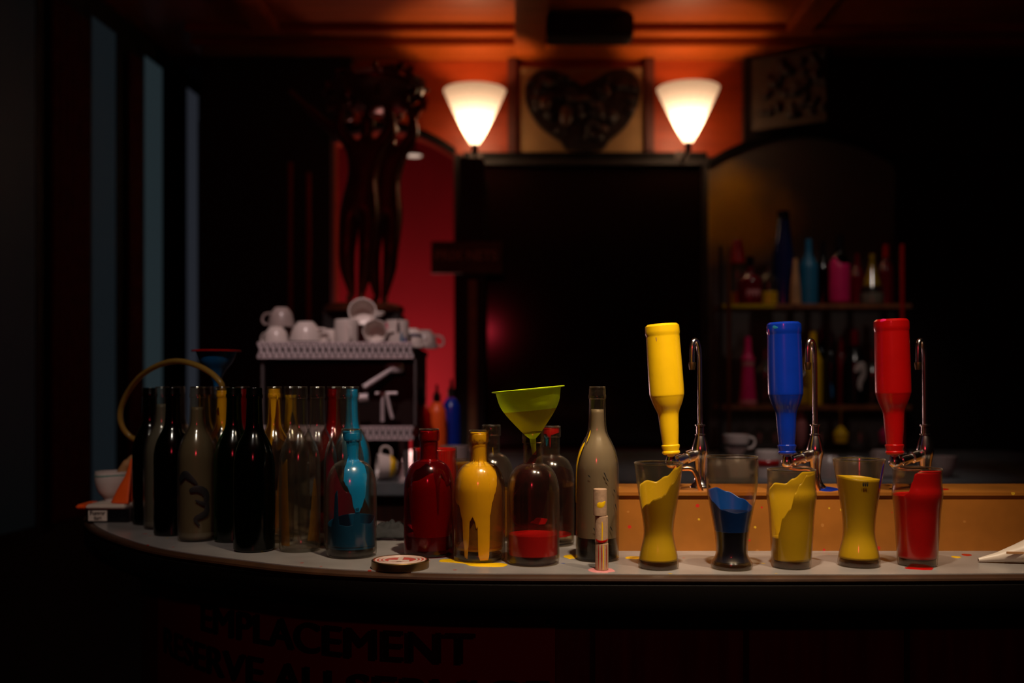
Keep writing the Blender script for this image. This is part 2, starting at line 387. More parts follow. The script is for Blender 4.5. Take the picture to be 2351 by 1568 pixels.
# dark panelling below the frieze (left, between arch and centre, right)
struct('trim_1', B(-1.44, ax0-0.001, 4.56, 4.66, 0, 2.62), M['blackwood'])
struct('trim_2', B(-0.262, -0.225, 4.50, 4.66, 0, 2.455), M['blackwood'])
struct('trim_3', B(-0.225, 0.905, 4.615, 4.66, 2.455, 2.492), M['black_edge'])
struct('trim_4', B(0.905, 2.98, 4.62, 4.66, 0, 2.47), M['blackwood'])
# arch mouldings
def arch_strip(fz, x0, x1, th, y0, y1, n=24):
    bm = bmesh.new(); pl = [(x0+(x1-x0)*i/n, fz(x0+(x1-x0)*i/n)) for i in range(n+1)]
    return prism(pl + [(x, z+th) for x, z in pl[::-1]], y0, y1, 'y', bm)
struct('trim_5', arch_strip(arch_z, ax0, ax1, 0.032, 4.60, 4.655), M['black_edge'])
def arch2(x): return 2.545 - 0.135*((x - 1.335)/0.43)**2
struct('trim_6', arch_strip(arch2, 0.905, 1.765, 0.035, 4.55, 4.655), M['black_edge'])
# cornice and beams, and dark pieces among them
struct('trim_7', B(-1.44, 2.98, 4.45, 4.66, 2.93, 2.962, 0.004), M['ceilwood'])
struct('trim_8', B(-1.44, 2.98, 4.37, 4.66, 2.966, 3.0, 0.004), M['ceilwood'])
struct('trim_9', B(0.012, 0.142, 0.5, 4.44, 2.885, 3.0, 0.006), M['ceilwood'])
struct('trim_10', B(1.20, 1.30, 0.5, 4.36, 2.94, 3.0, 0.006), M['ceilwood'])
struct('trim_11', B(-1.12, -1.02, 0.5, 4.36, 2.94, 3.0, 0.006), M['ceilwood'])
struct('trim_12', B(0.15, 0.52, 4.24, 4.37, 2.90, 3.0, 0.01), M['blackwood'])  # dark block right of the middle beam
struct('trim_13', B(-0.02, 0.022, 4.61, 4.66, 2.492, 2.93, 0.004), M['redwood'])
struct('trim_14', B(0.618, 0.66, 4.61, 4.66, 2.492, 2.93, 0.004), M['redwood'])

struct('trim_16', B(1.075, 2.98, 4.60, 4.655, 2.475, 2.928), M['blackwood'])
struct('statue_shade_panel', B(-1.44, -0.74, 4.60, 4.655, 2.622, 2.928), M['blackwood'])  # dark panel added where the statue shades the frieze
# left wall windows (dim blue evening light behind frosted panes) and curtains
def lw_obj(name, y0, y1, z0, z1, d, m, parent=None):
    return obj(name, B(0.0, d, y0, y1, z0, z1), m, parent)
ca = math.cos(ang)
for i, (d0, d1) in enumerate([(3.36, 3.60), (4.01, 4.22), (4.49, 4.685), (4.97, 5.12)]):
    pane = emis('dusk_lit_frosted_pane', [(0.35, 0.5, 0.55), (0.34, 0.50, 0.62), (0.34, 0.52, 0.60), (0.45, 0.50, 0.66)][i], [0.0035, 0.014, 0.038, 0.034][i])
    e = empty('window_%d' % (i+1), (-1.99, 0, 0), rot=(0, 0, -ang)); e['kind'] = 'structure'
    a, b = d0/ca, d1/ca
    lw_obj('pane', a, b, 0.9, 2.9, 0.006, pane, e)
    bm = bmesh.new()
    box(bm, 0, 0.009, a-0.03, a-0.001, 0.86, 2.94); box(bm, 0, 0.009, b+0.001, b+0.03, 0.86, 2.94)
    box(bm, 0, 0.009, a, b, 2.901, 2.94); box(bm, 0, 0.009, a, b, 0.86, 0.899)
    obj('window_frame', bm, M['blackwood'], e)
for i, (d0, d1, lab) in enumerate([(3.68, 3.95, 'dark red pleated curtain hanging left of the widest dim blue window'), (4.30, 4.43, 'narrow dark red curtain hanging between the two brightest blue windows')]):
    bm = bmesh.new(); n = 36; vs = []
    for k in range(n+1):
        t = k/n; vs.append((0.03 + 0.012*math.sin(t*PI*2*(6 if i == 0 else 3)), (d0+(d1-d0)*t)/ca))
    prism([(x, y) for x, y in vs] + [(x-0.008, y) for x, y in vs[::-1]], 0.9, 2.85, 'z', bm)
    o = obj('curtain', bm, M['curtain'], loc=(-1.99, 0, 0), rot=(0, 0, -ang))
    tag(o, lab, 'curtain')

# ------------------------------------------------------------------ bar counter
OUT = smooth_prof([(-1.10, 3.3), (-1.085, 2.95), (-1.062, 2.62), (-1.012, 2.36), (-0.925, 2.17), (-0.805, 2.00), (-0.66, 1.845), (-0.50, 1.735), (-0.33, 1.645), (-0.12, 1.598), (0.15, 1.588), (0.5, 1.585), (0.9, 1.600), (1.4, 1.650), (1.95, 1.74)], 8)
INN = smooth_prof([(1.95, 2.12), (1.4, 2.03), (0.9, 2.0), (0.3, 2.0), (0.05, 2.04), (-0.15, 2.13), (-0.34, 2.27), (-0.50, 2.45), (-0.60, 2.66), (-0.66, 2.95), (-0.67, 3.3)], 8)
def offset_curve(c, d):
    out = []
    for i, p in enumerate(c):
        a = Vector(c[max(i-1, 0)]); b = Vector(c[min(i+1, len(c)-1)])
        t = (b-a).normalized(); nrm = Vector((-t.y, t.x))
        out.append((p[0]+nrm.x*d, p[1]+nrm.y*d))
    return out
bar = empty('bar_counter', (0, 1.8, 0), 'long curved bar counter with grey paint-flecked top carrying the bottles and glasses', 'bar counter')
def bobj(name, bm, m, **k):
    o = obj(name, bm, m, bar, **k); o.location = (0, -1.8, 0); return o
trim_in = offset_curve(OUT, 0.016)
bobj('countertop', prism(trim_in + INN, 1.06, 1.10), M['counter'])
# rounded dark edge swept along the outer line
def sweep(c, prof):
    bm = bmesh.new(); rings = []
    for i, p in enumerate(c):
        a = Vector(c[max(i-1, 0)]); b = Vector(c[min(i+1, len(c)-1)])
        t = (b-a).normalized(); nrm = Vector((-t.y, t.x))
        rings.append([bm.verts.new((p[0]+nrm.x*d, p[1]+nrm.y*d, z)) for d, z in prof])
    n = len(prof)
    for A, Bq in zip(rings, rings[1:]):
        for k in range(n): bm.faces.new((A[k], Bq[k], Bq[(k+1) % n], A[(k+1) % n]))
    bm.faces.new(rings[0]); bm.faces.new(rings[-1][::-1])
    return bm
bobj('edge_trim', sweep(OUT, [(0.0155, 1.0870), (0.004, 1.0868), (0.002, 1.084), (0.002, 1.045), (0.008, 1.036), (0.0155, 1.035)]), M['black_edge'])
bobj('nosing', sweep(OUT, [(0.0155, 1.0985), (0.006, 1.098), (0.001, 1.095), (0.0, 1.0915), (0.003, 1.0873), (0.0155, 1.0872)]), M['nosing'])
FRONT = offset_curve(OUT, 0.125)
FRONT2 = offset_curve(OUT, 0.150)
bobj('front_panel', prism(FRONT + FRONT2[::-1], 0.0, 1.058), M['redwood'])
def arcs(c):
    s = [0.0]
    for a, b in zip(c, c[1:]): s.append(s[-1] + math.dist(a, b))
    return s
FS = arcs(FRONT)
def at_s(s, out=0.0):
    for i in range(len(FS)-1):
        if FS[i] <= s <= FS[i+1]:
            t = (s-FS[i])/(FS[i+1]-FS[i]); a, b = Vector(FRONT[i]), Vector(FRONT[i+1])
            p = a.lerp(b, t); d = (b-a).normalized(); n = Vector((-d.y, d.x))
            return p - n*out
    return Vector(FRONT[-1])
def s_at_px(px):
    best = min(range(4000), key=lambda k: abs(CX + F*at_s(FS[-1]*k/4000).x/at_s(FS[-1]*k/4000).y - px) + (1e4 if at_s(FS[-1]*k/4000).y > 2.6 else 0))
    return FS[-1]*best/4000
for px in (1360, 1712, 2080):
    s = s_at_px(px); p = at_s(s)
    bobj('seam_batten', B(p.x-0.004, p.x+0.004, p.y-0.006, p.y+0.004, 0.0, 1.05), M['blackwood'])
# curved sign on the bar front
s0, s1 = s_at_px(370), s_at_px(1275)
sign = empty('reserved_sign', (at_s((s0+s1)/2).x, at_s((s0+s1)/2).y - 0.01, 0.70), 'curved dark red board with large black French lettering fixed to the bar front', 'sign')
def sobj(name, bm, m, **k):
    o = obj(name, bm, m, sign, **k); o.location = -sign.location; return o
ns = 40
line_a = [tuple(at_s(s0+(s1-s0)*k/ns, 0.0012)) for k in range(ns+1)]
line_b = [tuple(at_s(s0+(s1-s0)*k/ns, 0.0072)) for k in range(ns+1)]
sobj('board', prism(line_a + line_b[::-1], 0.70, 1.010), M['signboard'])
def text_mesh(body, size, off, ext=0.0006):
    cu = bpy.data.curves.new('text', 'FONT'); cu.body = body; cu.size = size; cu.offset = off; cu.extrude = ext
    o = bpy.data.objects.new('text', cu); C.objects.link(o)
    dg = bpy.context.evaluated_depsgraph_get(); me = bpy.data.meshes.new_from_object(o.evaluated_get(dg))
    bpy.data.objects.remove(o); bpy.data.curves.remove(cu)
    return me
def bend_text(name, body, pxa, pxb, zbase, h):
    me = text_mesh(body, 0.1, 0.0)
    bm = bmesh.new()
    for dx in (-0.0044, -0.0022, 0.0, 0.0022, 0.0044):     # heavy face: the strokes overlap themselves sideways
        n0 = len(bm.verts); bm.from_mesh(me); bm.verts.ensure_lookup_table()
        for v in bm.verts[n0:]: v.co.x += dx; v.co.y += 0.0018*(1 if dx > 0 else -1)
    bpy.data.meshes.remove(me)
    xs = [v.co.x for v in bm.verts]; ys = [v.co.y for v in bm.verts]
    a, b = s_at_px(pxa), s_at_px(pxb)
    for v in bm.verts:
        tx = (v.co.x-min(xs))/(max(xs)-min(xs)); ty = (v.co.y-min(ys))/(max(ys)-min(ys))
        p = at_s(a+(b-a)*tx, 0.0086 + v.co.z)
        v.co = Vector((p.x, p.y, zbase + ty*h))
    return sobj(name, bm, M['signink'], smooth=0)
bend_text('lettering_top_line', 'EMPLACEMENT', 470, 1093, 0.922, 0.056)
bend_text('lettering_lower_line', 'RESERVE AU SERVICE', 385, 1262, 0.842, 0.056)
for px in (388, 1258):
    p = at_s(s_at_px(px), 0.009)
    sobj('screw', lathe([(0, 0.002), (0.005, 0.001), (0.006, 0), (0, 0)], 16), M['signink']).matrix_local = Matrix.Translation(Vector((p.x, p.y, 0.998)) - sign.location) @ Matrix.Rotation(PI/2, 4, 'X')

# raised copper ledge that carries the taps
LZ = 1.208
led = empty('copper_ledge', (0.9, 1.9, 1.10), 'long copper-brown metal ledge raised behind the row of paint-filled glasses', 'ledge')
def lobj(name, bm, m):
    o = obj(name, bm, m, led); o.location = -Vector((0.9, 1.9, 1.10)); return o
lc = [(0.168, 1.829), (1.2, 1.829), (1.5, 1.838), (1.93, 1.86)]; lb = [(1.93, 2.06), (1.5, 2.0), (1.2, 1.99), (0.168, 1.99)]
lobj('ledge_box', prism(lc+lb, 1.1, LZ-0.006), M['copperledge'])
lc2 = [(x-0.004 if i == 0 else x, y-0.004) for i, (x, y) in enumerate(lc)]
lobj('ledge_top', prism(lc2 + lb, LZ-0.0058, LZ), M['copperledge'])

# ------------------------------------------------------------------ bottles on the counter
def bottle(px, D, prof, gm, label, group=None, name='wine_bottle', z=1.10, wall=0.0022, scale=1.0):
    e = empty(name, (XX(px, D), D, z), label, 'bottle', group)
    pr = [(r*scale, h*scale) for r, h in prof]
    obj('glass_body', lathe(vessel(pr, wall)), gm, e)
    if gm not in (M['glass_black'], M['glass_green']):
        rt = pr[-1][0] - 0.0006; zt_ = pr[-1][1]
        obj('mouth_ring', lathe([(rt+0.0012*math.cos(a*PI/4), zt_+0.0012+0.0011*math.sin(a*PI/4)) for a in range(9)], 40), M['glassrim'], e)
    return e, pr
GW = 'empty wine bottles crowded at the left of the bar'
b, pr = bottle(345, 2.20, WINE, M['glass_black'], 'dark green wine bottle farthest left, beside the white bowl', GW)
b, pr = bottle(372, 2.13, WINE, M['glass'], 'frosted pale wine bottle standing second from left, half hidden between dark bottles', GW)
film('frosting', M['frost_dim'], pr, 0.004, 0.265, b)
b, pr = bottle(397, 2.04, WINE, M['glass_black'], 'dark green wine bottle just left of the frosted bottle with black marks', GW)
b, pr = bottle(410, 2.30, WINE, M['glass_warm'], 'clear wine bottle hidden behind the second dark green bottle from the left', GW)
b, pr = bottle(453, 1.965, WINE, M['glass_warm'], 'dull frosted wine bottle with a black painted mark on its belly', GW)
film('frosting', M['frost_dim'], pr, 0.004, 0.262, b)
# black painted swirl on the belly
def wall_patch(name, m, prof, pts, parent, out=0.0012, th=0.0006):
    """pts: outline in (angle deg, z) on the outer wall"""
    bm = bmesh.new()
    a = [bm.verts.new(((radius_at(prof, z)+out)*math.sin(math.radians(t)), -(radius_at(prof, z)+out)*math.cos(math.radians(t)), z)) for t, z in pts]
    f = bm.faces.new(a); bm.normal_update(); bmesh.ops.triangulate(bm, faces=[f])
    o = obj(name, bm, m, parent); s = o.modifiers.new('Solidify', 'SOLIDIFY'); s.thickness = th; s.offset = 0
    return o
def stroke(name, m, prof, pts, wd, parent, out=0.0008):
    """thick brush line along (angle, z) points on the wall"""
    q = smooth_prof(pts, 6); v = []
    for t, z in q:
        r = radius_at(prof, z)+out; v.append((r*math.sin(math.radians(t)), -r*math.cos(math.radians(t)), z))
    w_ = [wd*(0.25+0.75*math.sin(PI*min(1, max(0.0, i/(len(v)-1)))**0.7)) for i in range(len(v))]
    bm = tube(v, w_, 8)
    for vert in bm.verts:
        rr = math.hypot(vert.co.x, vert.co.y); tr = radius_at(prof, vert.co.z)+out
        k = (tr + (rr-tr)*0.08)/max(rr, 1e-6); vert.co.x *= k; vert.co.y *= k
    return obj(name, bm, m, parent)
sw = [stroke('black_swirl', M['signink'], pr, q, wdt, b) for q, wdt in [
    ([(-42, 0.118), (-20, 0.132), (-2, 0.125), (18, 0.112)], 0.007),
    ([(-5, 0.10), (20, 0.104), (42, 0.094), (40, 0.075), (12, 0.082)], 0.007),
    ([(44, 0.085), (45, 0.06), (30, 0.052), (12, 0.045), (24, 0.032)], 0.006)]]
b, pr = bottle(470, 2.12, WINE, M['glass_warm'], 'clear wine bottle with thin yellow streaks behind the black-marked frosted bottle', GW)
film('paint_streaks', M['yellow_film'], pr, keyed([(-180, .29), (-110, .29), (-95, .19), (-80, .29), (20, .29), (60, .29), (85, .16), (100, .29)]), 0.285, b)
hose_b, pr = bottle(511, 2.05, WINE, M['glass_warm'], 'clear wine bottle streaked yellow with a hose end in its mouth', GW)
film('paint_coat', M['yellow'], pr, keyed([(-180, .24), (-100, .18), (-80, .25), (-30, .26), (0, .23), (20, .21), (60, .20), (85, .17), (110, .22)]), 0.294, hose_b)
b, pr = bottle(537, 1.955, WINE, M['glass_green'], 'green wine bottle glinting bright green at its shoulder, left of the blackest bottle', GW)
b, pr = bottle(557, 2.14, WINE, M['glass_red'], 'wine bottle with red painted neck between two dark green bottles', GW)
film('paint_coat', M['red'], pr, 0.12, 0.297, b)
fb, pr = bottle(497, 2.22, WINE, M['glass_warm'], 'clear wine bottle standing under the blue funnel', GW)
b, pr = bottle(584, 1.84, WINE, M['glass_black'], 'nearly black wine bottle at the front edge of the left cluster', GW)
b, pr = bottle(630, 1.95, WINE, M['glass_warm'], 'clear wine bottle with bright yellow paint running down its neck', GW)
film('paint_coat', M['yellow'], pr, keyed([(-180, .20), (-120, .175), (-80, .18), (-40, .29), (-12, .24), (0, .18), (14, .24), (45, .29), (90, .20), (140, .19)]), 0.298, b)
film('paint_smear', M['amber_film'], pr, 0.02, keyed([(-30, .02), (-14, .10), (0, .17), (12, .16), (24, .02), (150, .02), (170, .16), (-160, .02)]), b)
b, pr = bottle(668, 2.03, WINE, M['glass_warm'], 'clear wine bottle with yellow-lined neck behind the clear front one', GW)
film('paint_coat', M['yellow_film'], pr, keyed([(-180, .25), (-120, .17), (-70, .19), (-50, .285), (60, .285), (100, .2)]), 0.285, b)
b, pr = bottle(688, 1.84, WINE, M['glass'], 'empty clear wine bottle in front, right beside the nearly black one', GW)
film('paint_smear', M['amber_film'], pr, 0.012, keyed([(-60, .012), (-48, .16), (-30, .17), (-18, .012), (100, .012), (140, .13), (170, .012)]), b)
b, pr = bottle(729, 1.92, WINE, M['glass'], 'empty clear wine bottle left of the red-necked one', GW)
b, pr = bottle(766, 2.08, WINE, M['glass_red'], 'wine bottle with glossy red neck and shoulder beside the blue-necked one', GW)
film('paint_coat', M['red'], pr, keyed([(-180, .05), (-60, .14), (0, .16), (60, .02), (120, .02)]), 0.297, b)
b, pr = bottle(790, 1.87, WINE, M['glass'], 'clear wine bottle right behind the round blue-painted bottle', GW)
film('paint_smear', M['plum_film'], pr, 0.01, keyed([(-180, .10), (-100, .2), (-70, .21), (-50, .05), (60, .01), (150, .12)]), b)
b, pr = bottle(808, 1.98, WINE, M['glass'], 'wine bottle painted sky blue from neck to belly, rightmost of the tall cluster', GW)
film('paint_coat', M['cyan'], pr, keyed([(-180, .10), (-90, .18), (-40, .2), (0, .12), (90, .06)]), 0.297, b)

# blue funnel with red rim
D = 2.22; fx = XX(497, D)
fn = empty('funnel', (fx, D, ZZ(915, D)), 'blue plastic funnel with red rim standing in a bottle at the far left', 'funnel')
h = ZZ(808, D) - ZZ(915, D)
pf = [(0.0035, 0.0), (0.0065, 0.032), (0.007, 0.036)] + smooth_prof([(0.008, 0.038), (0.020, 0.062), (0.036, 0.082), (0.044, h)], 4)
obj('cone', lathe([(r, z) for r, z in pf] + [(r-0.0015, z+0.0005) for r, z in pf[::-1]] + [pf[0]], 40), M['bluefunnel'], fn)
obj('rim', lathe([(0.043, h), (0.054, h+0.0005), (0.0545, h+0.003), (0.053, h+0.004), (0.043, h+0.002), (0.043, h)], 40), M['red'], fn)

# hose arching over the left bottles
D0 = 2.05
hp = [(511, 893, 2.05), (506, 878, 2.05), (484, 856, 2.06), (450, 838, 2.08), (408, 829, 2.12), (365, 838, 2.17), (325, 862, 2.22), (297, 895, 2.26), (280, 930, 2.28), (276, 960, 2.285), (284, 985, 2.285), (300, 1003, 2.285), (318, 1012, 2.28)]
hp = [(515, 935, 2.047)] + hp
pts = smooth_prof([tuple(P(*q)) for q in hp], 6)
M['hose'] = cloudy('yellowed_clear_tube', (0.48, 0.30, 0.06), 0.4, 0.35, 0.25)
o = obj('hose', tube(pts, 0.0062, 12), M['hose'])
tag(o, 'yellowed clear plastic hose arching over the left bottles', 'hose')

# round-shouldered bottles
GR = 'round-shouldered paint bottles at the middle of the bar'
b, pr = bottle(807, 1.78, ROUND, M['glass'], 'round-shouldered clear bottle with a big drip of sky blue paint inside', GR, 'spirit_bottle')
film('paint_coat', M['cyan'], pr, keyed([(-180, .212), (-60, .212), (-38, .205), (-14, .170), (-11, .136), (-3, .127), (8, .112), (15, .088), (21, .079), (27, .080), (33, .088), (42, .104), (50, .136), (60, .160), (75, .19), (120, .21)]), 0.221, b)
film('paint_run', M['cyan_film'], pr, 0.02, keyed([(-180, .07), (-50, .055), (-40, .06), (-33, .115), (-27, .120), (-22, .06), (0, .058), (12, .06), (20, .09), (27, .09), (32, .062), (60, .06), (90, .07)]), b)
pool('liquid', M['cyan_film'], pr, 0.016, 0.042, b)
obj('thick_base', lathe([(0, 0.003), (0.038, 0.003), (0.0395, 0.008), (0.038, 0.013), (0, 0.014)]), M['glass_thick'], b)
b, pr = bottle(985, 1.79, ROUND, M['glass_red'], 'round-shouldered bottle coated crimson and plum with a dark drip', GR, 'spirit_bottle')
film('neck_coat', M['red_film'], pr, 0.168, 0.221, b)
film('plum_drip', M['plum_film'], pr, keyed([(-180, .15), (-90, .145), (-62, .122), (-35, .155), (-5, .165), (14, .160), (22, .128), (25, .078), (27, .076), (29, .078), (32, .128), (40, .148), (55, .125), (70, .13), (90, .15)]), 0.168, b)
film('front_coat', M['thin_crimson'], pr, keyed([(-180, .12), (-60, .12), (-40, .05), (-25, .016), (60, .012), (85, .10)]), keyed([(-180, .121), (-60, .121), (-35, .135), (20, .150), (60, .13), (90, .101)]), b, inset=0.0042)
film('back_coat', M['crimson_film'], pr, keyed([(-180, .014), (-145, .03), (-120, .10), (-90, .17), (0, .17), (90, .17), (105, .10), (130, .02)]), 0.17, b, inset=0.004)
pool('liquid', M['plum_film'], pr, 0.012, 0.036, b)
b, pr = bottle(1100.5, 1.735, ROUND, M['glass_warm'], 'round-shouldered bottle with opaque yellow paint running down to a puddle', GR, 'spirit_bottle')
ylo = keyed([(-180, .14), (-140, .12), (-90, .112), (-54, .098), (-42, .076), (-37, .030), (-34, .010), (-27, .008), (-24, .03), (-21, .072), (-14, .079), (-9, .072), (-5, .060), (-2, .062), (-0.5, .012), (4, .006), (22, .006), (25.5, .012), (27, .082), (34, .105), (41, .118), (47, .130), (52, .143), (60, .158), (90, .165), (130, .155)])
film('paint_coat', M['yellow'], pr, ylo, 0.2215, b, inset=0.0028, nt=360, mz=50)
film('thin_coat', M['amber_film'], pr, 0.024, keyed([(-60, .03), (30, .10), (50, .15), (100, .14), (180, .11), (-120, .1)]), b, inset=0.004)
pool('liquid', M['yellow_film'], pr, 0.020, 0.028, b, inset=0.005)
obj('thick_base', lathe([(0, 0.003), (0.038, 0.003), (0.0395, 0.008), (0.038, 0.013), (0, 0.014)]), M['glass_thick'], b)
b, pr = bottle(1128, 1.97, ROUND, M['glass_warm'], 'clear round-shouldered bottle standing right behind the opaque yellow one', GR, 'spirit_bottle')
film('paint_drip', M['yellow_film'], pr, keyed([(-180, .19), (-20, .19), (8, .19), (14, .167), (20, .19)]), keyed([(-180, .19), (0, .19), (14, .182), (28, .19)]), b)
film('thin_coat', M['amber_film'], pr, 0.01, 0.10, b)
fbot, pr = bottle(1224, 1.705, ROUND, M['glass_warm'], 'clear round-shouldered bottle under the lime funnel with red paint pooled inside', GR, 'spirit_bottle')
pool('red_liquid', M['red_film'], pr, 0.016, 0.050, fbot, inset=0.0030)
film('red_splash', M['red_film'], pr, keyed([(-180, .062), (150, .061), (165, .060), (140, .07)]), keyed([(-180, .066), (170, .072), (140, .071), (125, .07), (-170, .062)]), fbot)
film('thin_red_stain', M['glass_red'], pr, keyed([(180, .05), (90, .2)]), keyed([(90, .2), (130, .16), (180, .15)]), fbot, inset=0.0045)
obj('thick_base', lathe([(0, 0.003), (0.038, 0.003), (0.0395, 0.008), (0.038, 0.014), (0, 0.015)]), M['glass_red'], fbot)
b, pr = bottle(1265, 1.91, ROUND, M['glass_warm'], 'clear round-shouldered bottle with red and blue drips at its mouth, behind the funnel bottle', GR, 'spirit_bottle')
film('red_drip', M['red_film'], pr, keyed([(-180, .214), (-40, .212), (-16, .205), (-9, .184), (-2, .21), (60, .214)]), 0.222, b)
film('blue_drip', M['cyan'], pr, keyed([(-180, .21), (-60, .21), (-40, .188), (-22, .207), (0, .21)]), keyed([(-180, .21), (-60, .21), (-40, .203), (-20, .208), (0, .21)]), b)
film('thin_red_stain', M['glass_red'], pr, 0.03, keyed([(-180, .15), (0, .04), (90, .14)]), b)
pool('red_liquid', M['red_film'], pr, 0.018, 0.021, b, inset=0.006)

# lime funnel, leaning
zt = 1.10 + 0.217
fl = empty('funnel', (fbot.location.x + 0.001, fbot.location.y, zt - 0.02), 'lime green plastic funnel tilted in the mouth of a clear bottle', 'funnel', rot=(0, math.radians(-5.5), 0))
pf = [(0.0035, -0.012), (0.0055, 0.016)] + smooth_prof([(0.0135, 0.0235), (0.022, 0.034), (0.040, 0.057), (0.051, 0.076), (0.056, 0.099)], 5)
obj('cone', lathe(pf + [(r-0.0012, z+0.0004) for r, z in pf[::-1]] + [pf[0]], 64), M['lime'], fl)
obj('rim', lathe([(0.0552, 0.0985), (0.0626, 0.0998), (0.063, 0.1012), (0.0615, 0.1018), (0.0552, 0.1000), (0.0552, 0.0985)], 64), M['lime_rim'], fl)
bm = lathe([(r-0.0006+0.0009, z) for r, z in pf if z > 0.0235 and z < 0.0655] , 64)
ob = obj('amber_lower_band', bm, M['amber_film'], fl)  # thin amber band over the lower half of the cone

# tall frosted bottle in focus
W, pr = bottle(1371.5, 1.74, WINE, M['glass_warm'], 'tall frosted pale bottle with black liquid at its bottom, standing left of the copper ledge', None)
film('frosting', M['frost'], pr, 0.030, 0.262, W, inset=0.0034)
pool('dark_liquid', M['darkliquid'], pr, 0.005, 0.040, W, inset=0.0024)
stroke('yellow_streak', M['yellow'], pr, [(-62, 0.205), (-68, 0.19), (-74, 0.17), (-78, 0.14), (-80, 0.10)], 0.004, W)
stroke('neck_drip', M['yellow'], pr, [(-50, 0.226), (-50, 0.216), (-50, 0.205)], 0.0014, W)
for t, z, ln in [(12, 0.155, .010), (18, 0.145, .006), (48, 0.10, .012), (-30, 0.15, .004), (42, 0.125, .006), (-15, 0.06, .008), (30, 0.062, .008)]:
    stroke('scratch', M['signink'], pr, [(t, z), (t+4, z-ln/2), (t+7, z-ln)], 0.0010, W, out=0.0004)

# three corks stacked as a tower
cx, cy, zc = XX(1380, 1.635), 1.635, 1.1012
cork_prof = [(0, 0), (0.0100, 0.0), (0.0107, 0.0008), (0.0109, 0.01), (0.0108, 0.035), (0.0107, 0.0432), (0.0100, 0.044), (0, 0.044)]
for i, (dx, lab, drips) in enumerate([
        (0.0012, 'bottom cork of the cork tower, in a pink puddle with red drips', True),
        (0.0006, 'middle cork of the cork tower, streaked yellow', True),
        (-0.0016, 'top cork of the cork tower beside the frosted bottle, dabbed yellow', False)]):
    e = empty('cork', (cx+dx, cy, zc + i*0.0445), lab, 'cork', 'corks stacked as a tower', rot=(0, 0, i*0.7))
    obj('cork_body', lathe([(r*(1.03 if i == 2 else 1), z) for r, z in cork_prof], 36), M['cork'], e)
    cp = [(0.0111, 0), (0.0111, 0.045)]
    k = -math.degrees(i*0.7)
    if i == 0:
        for t, z0 in [(-34, .002), (-6, .001), (8, .001), (36, .004)]:
            stroke('paint_drip', M['red'] if t != 8 else M['yellow'], cp, [(t+k, .043), (t+k+1, .02), (t+k, z0)], 0.0008, e, out=0.0002)
    elif i == 1:
        stroke('paint_drip', M['yellow'], cp, [(k, .036), (k+3, .025), (k, .006), (k, .001)], 0.0011, e, out=0.0002)
        stroke('paint_drip', M['red'], cp, [(k-60, .006), (k-20, .003), (k+30, .004), (k+70, .007)], 0.002, e, out=0.0002)
    else:
        stroke('paint_dab', M['yellow'], cp, [(k-30, .020), (k+5, .018), (k+45, .024)], 0.005, e, out=0.0001)
def blob(pts, z0, th, dome=True):
    q = smooth_prof(pts + pts[:1], 5)[:-1]
    bm = bmesh.new(); cxx = sum(p[0] for p in q)/len(q); cyy = sum(p[1] for p in q)/len(q)
    r0 = [bm.verts.new((x, y, z0)) for x, y in q]
    r1 = [bm.verts.new((cxx+(x-cxx)*0.93, cyy+(y-cyy)*0.93, z0+th)) for x, y in q]
    n = len(q)
    for k in range(n): bm.faces.new((r0[k], r0[(k+1) % n], r1[(k+1) % n], r1[k]))
    bm.faces.new(r1); bm.faces.new(r0[::-1]); bm.normal_update()
    bmesh.ops.triangulate(bm, faces=[f for f in bm.faces if len(f.verts) > 4])
    return bm
def ring_pts(cx, cy, rx, ry, j=0.1, n=12, seed=1):
    rnd = random.Random(seed)
    return [(cx+rx*math.cos(2*PI*k/n)*(1+rnd.uniform(-j, j)), cy+ry*math.sin(2*PI*k/n)*(1+rnd.uniform(-j, j))) for k in range(n)]
tag(obj('paint_puddle', blob(ring_pts(cx+0.001, cy, .0215, .0215, .12, 14, 3), 1.1001, 0.0010), M['palepink']), 'small pink and red paint puddle under the cork tower', 'paint puddle')
tag(obj('paint_puddle', blob([(XX(1008, 1.72), 1.715), (-.085, 1.70), (-.07, 1.675), (-.045, 1.668), (-.015, 1.668), (-.008, 1.69), (-.02, 1.70), (-.05, 1.70), (-.09, 1.735), (-.122, 1.74)], 1.1001, 0.0010), M['yellow']), 'bright yellow paint puddle around the foot of the yellow bottle', 'paint puddle')
tag(obj('paint_puddle', blob(ring_pts(.104, 1.765, .010, .022, .3, 10, 5), 1.1001, 0.0006), M['yellow']), 'small yellow puddle between the funnel bottle and the frosted bottle', 'paint puddle')
tag(obj('paint_puddle', blob(ring_pts(.216, 1.755, .018, .012, .2, 10, 6), 1.1001, 0.0006), M['yellow']), 'small yellow puddle right of the frosted bottle', 'paint puddle')
tag(obj('paint_puddle', blob(ring_pts(XX(1882, 1.9), 1.895, .036, .050, .12, 12, 8), LZ+0.0001, 0.0007), M['blue']), 'blue paint puddle spilled on the ledge at the middle tap', 'paint puddle')
tag(obj('paint_puddle', blob(ring_pts(XX(2145, 1.9), 1.885, .022, .014, .3, 12, 9), LZ+0.0001, 0.0006), M['red']), 'red paint spot on the ledge at the red bottle tap', 'paint puddle')
tag(obj('paint_puddle', blob(ring_pts(XX(2110, 1.66), 1.655, .022, .018, .2, 12, 10), 1.1001, 0.0006), M['red']), 'thin red puddle in front of the red-filled glass', 'paint puddle')
tag(obj('paint_puddle', blob(ring_pts(XX(2222, 1.78), 1.785, .009, .010, .2, 12, 11), 1.1001, 0.0006), M['red']), 'small red paint spot on the counter right of the red glass', 'paint puddle')
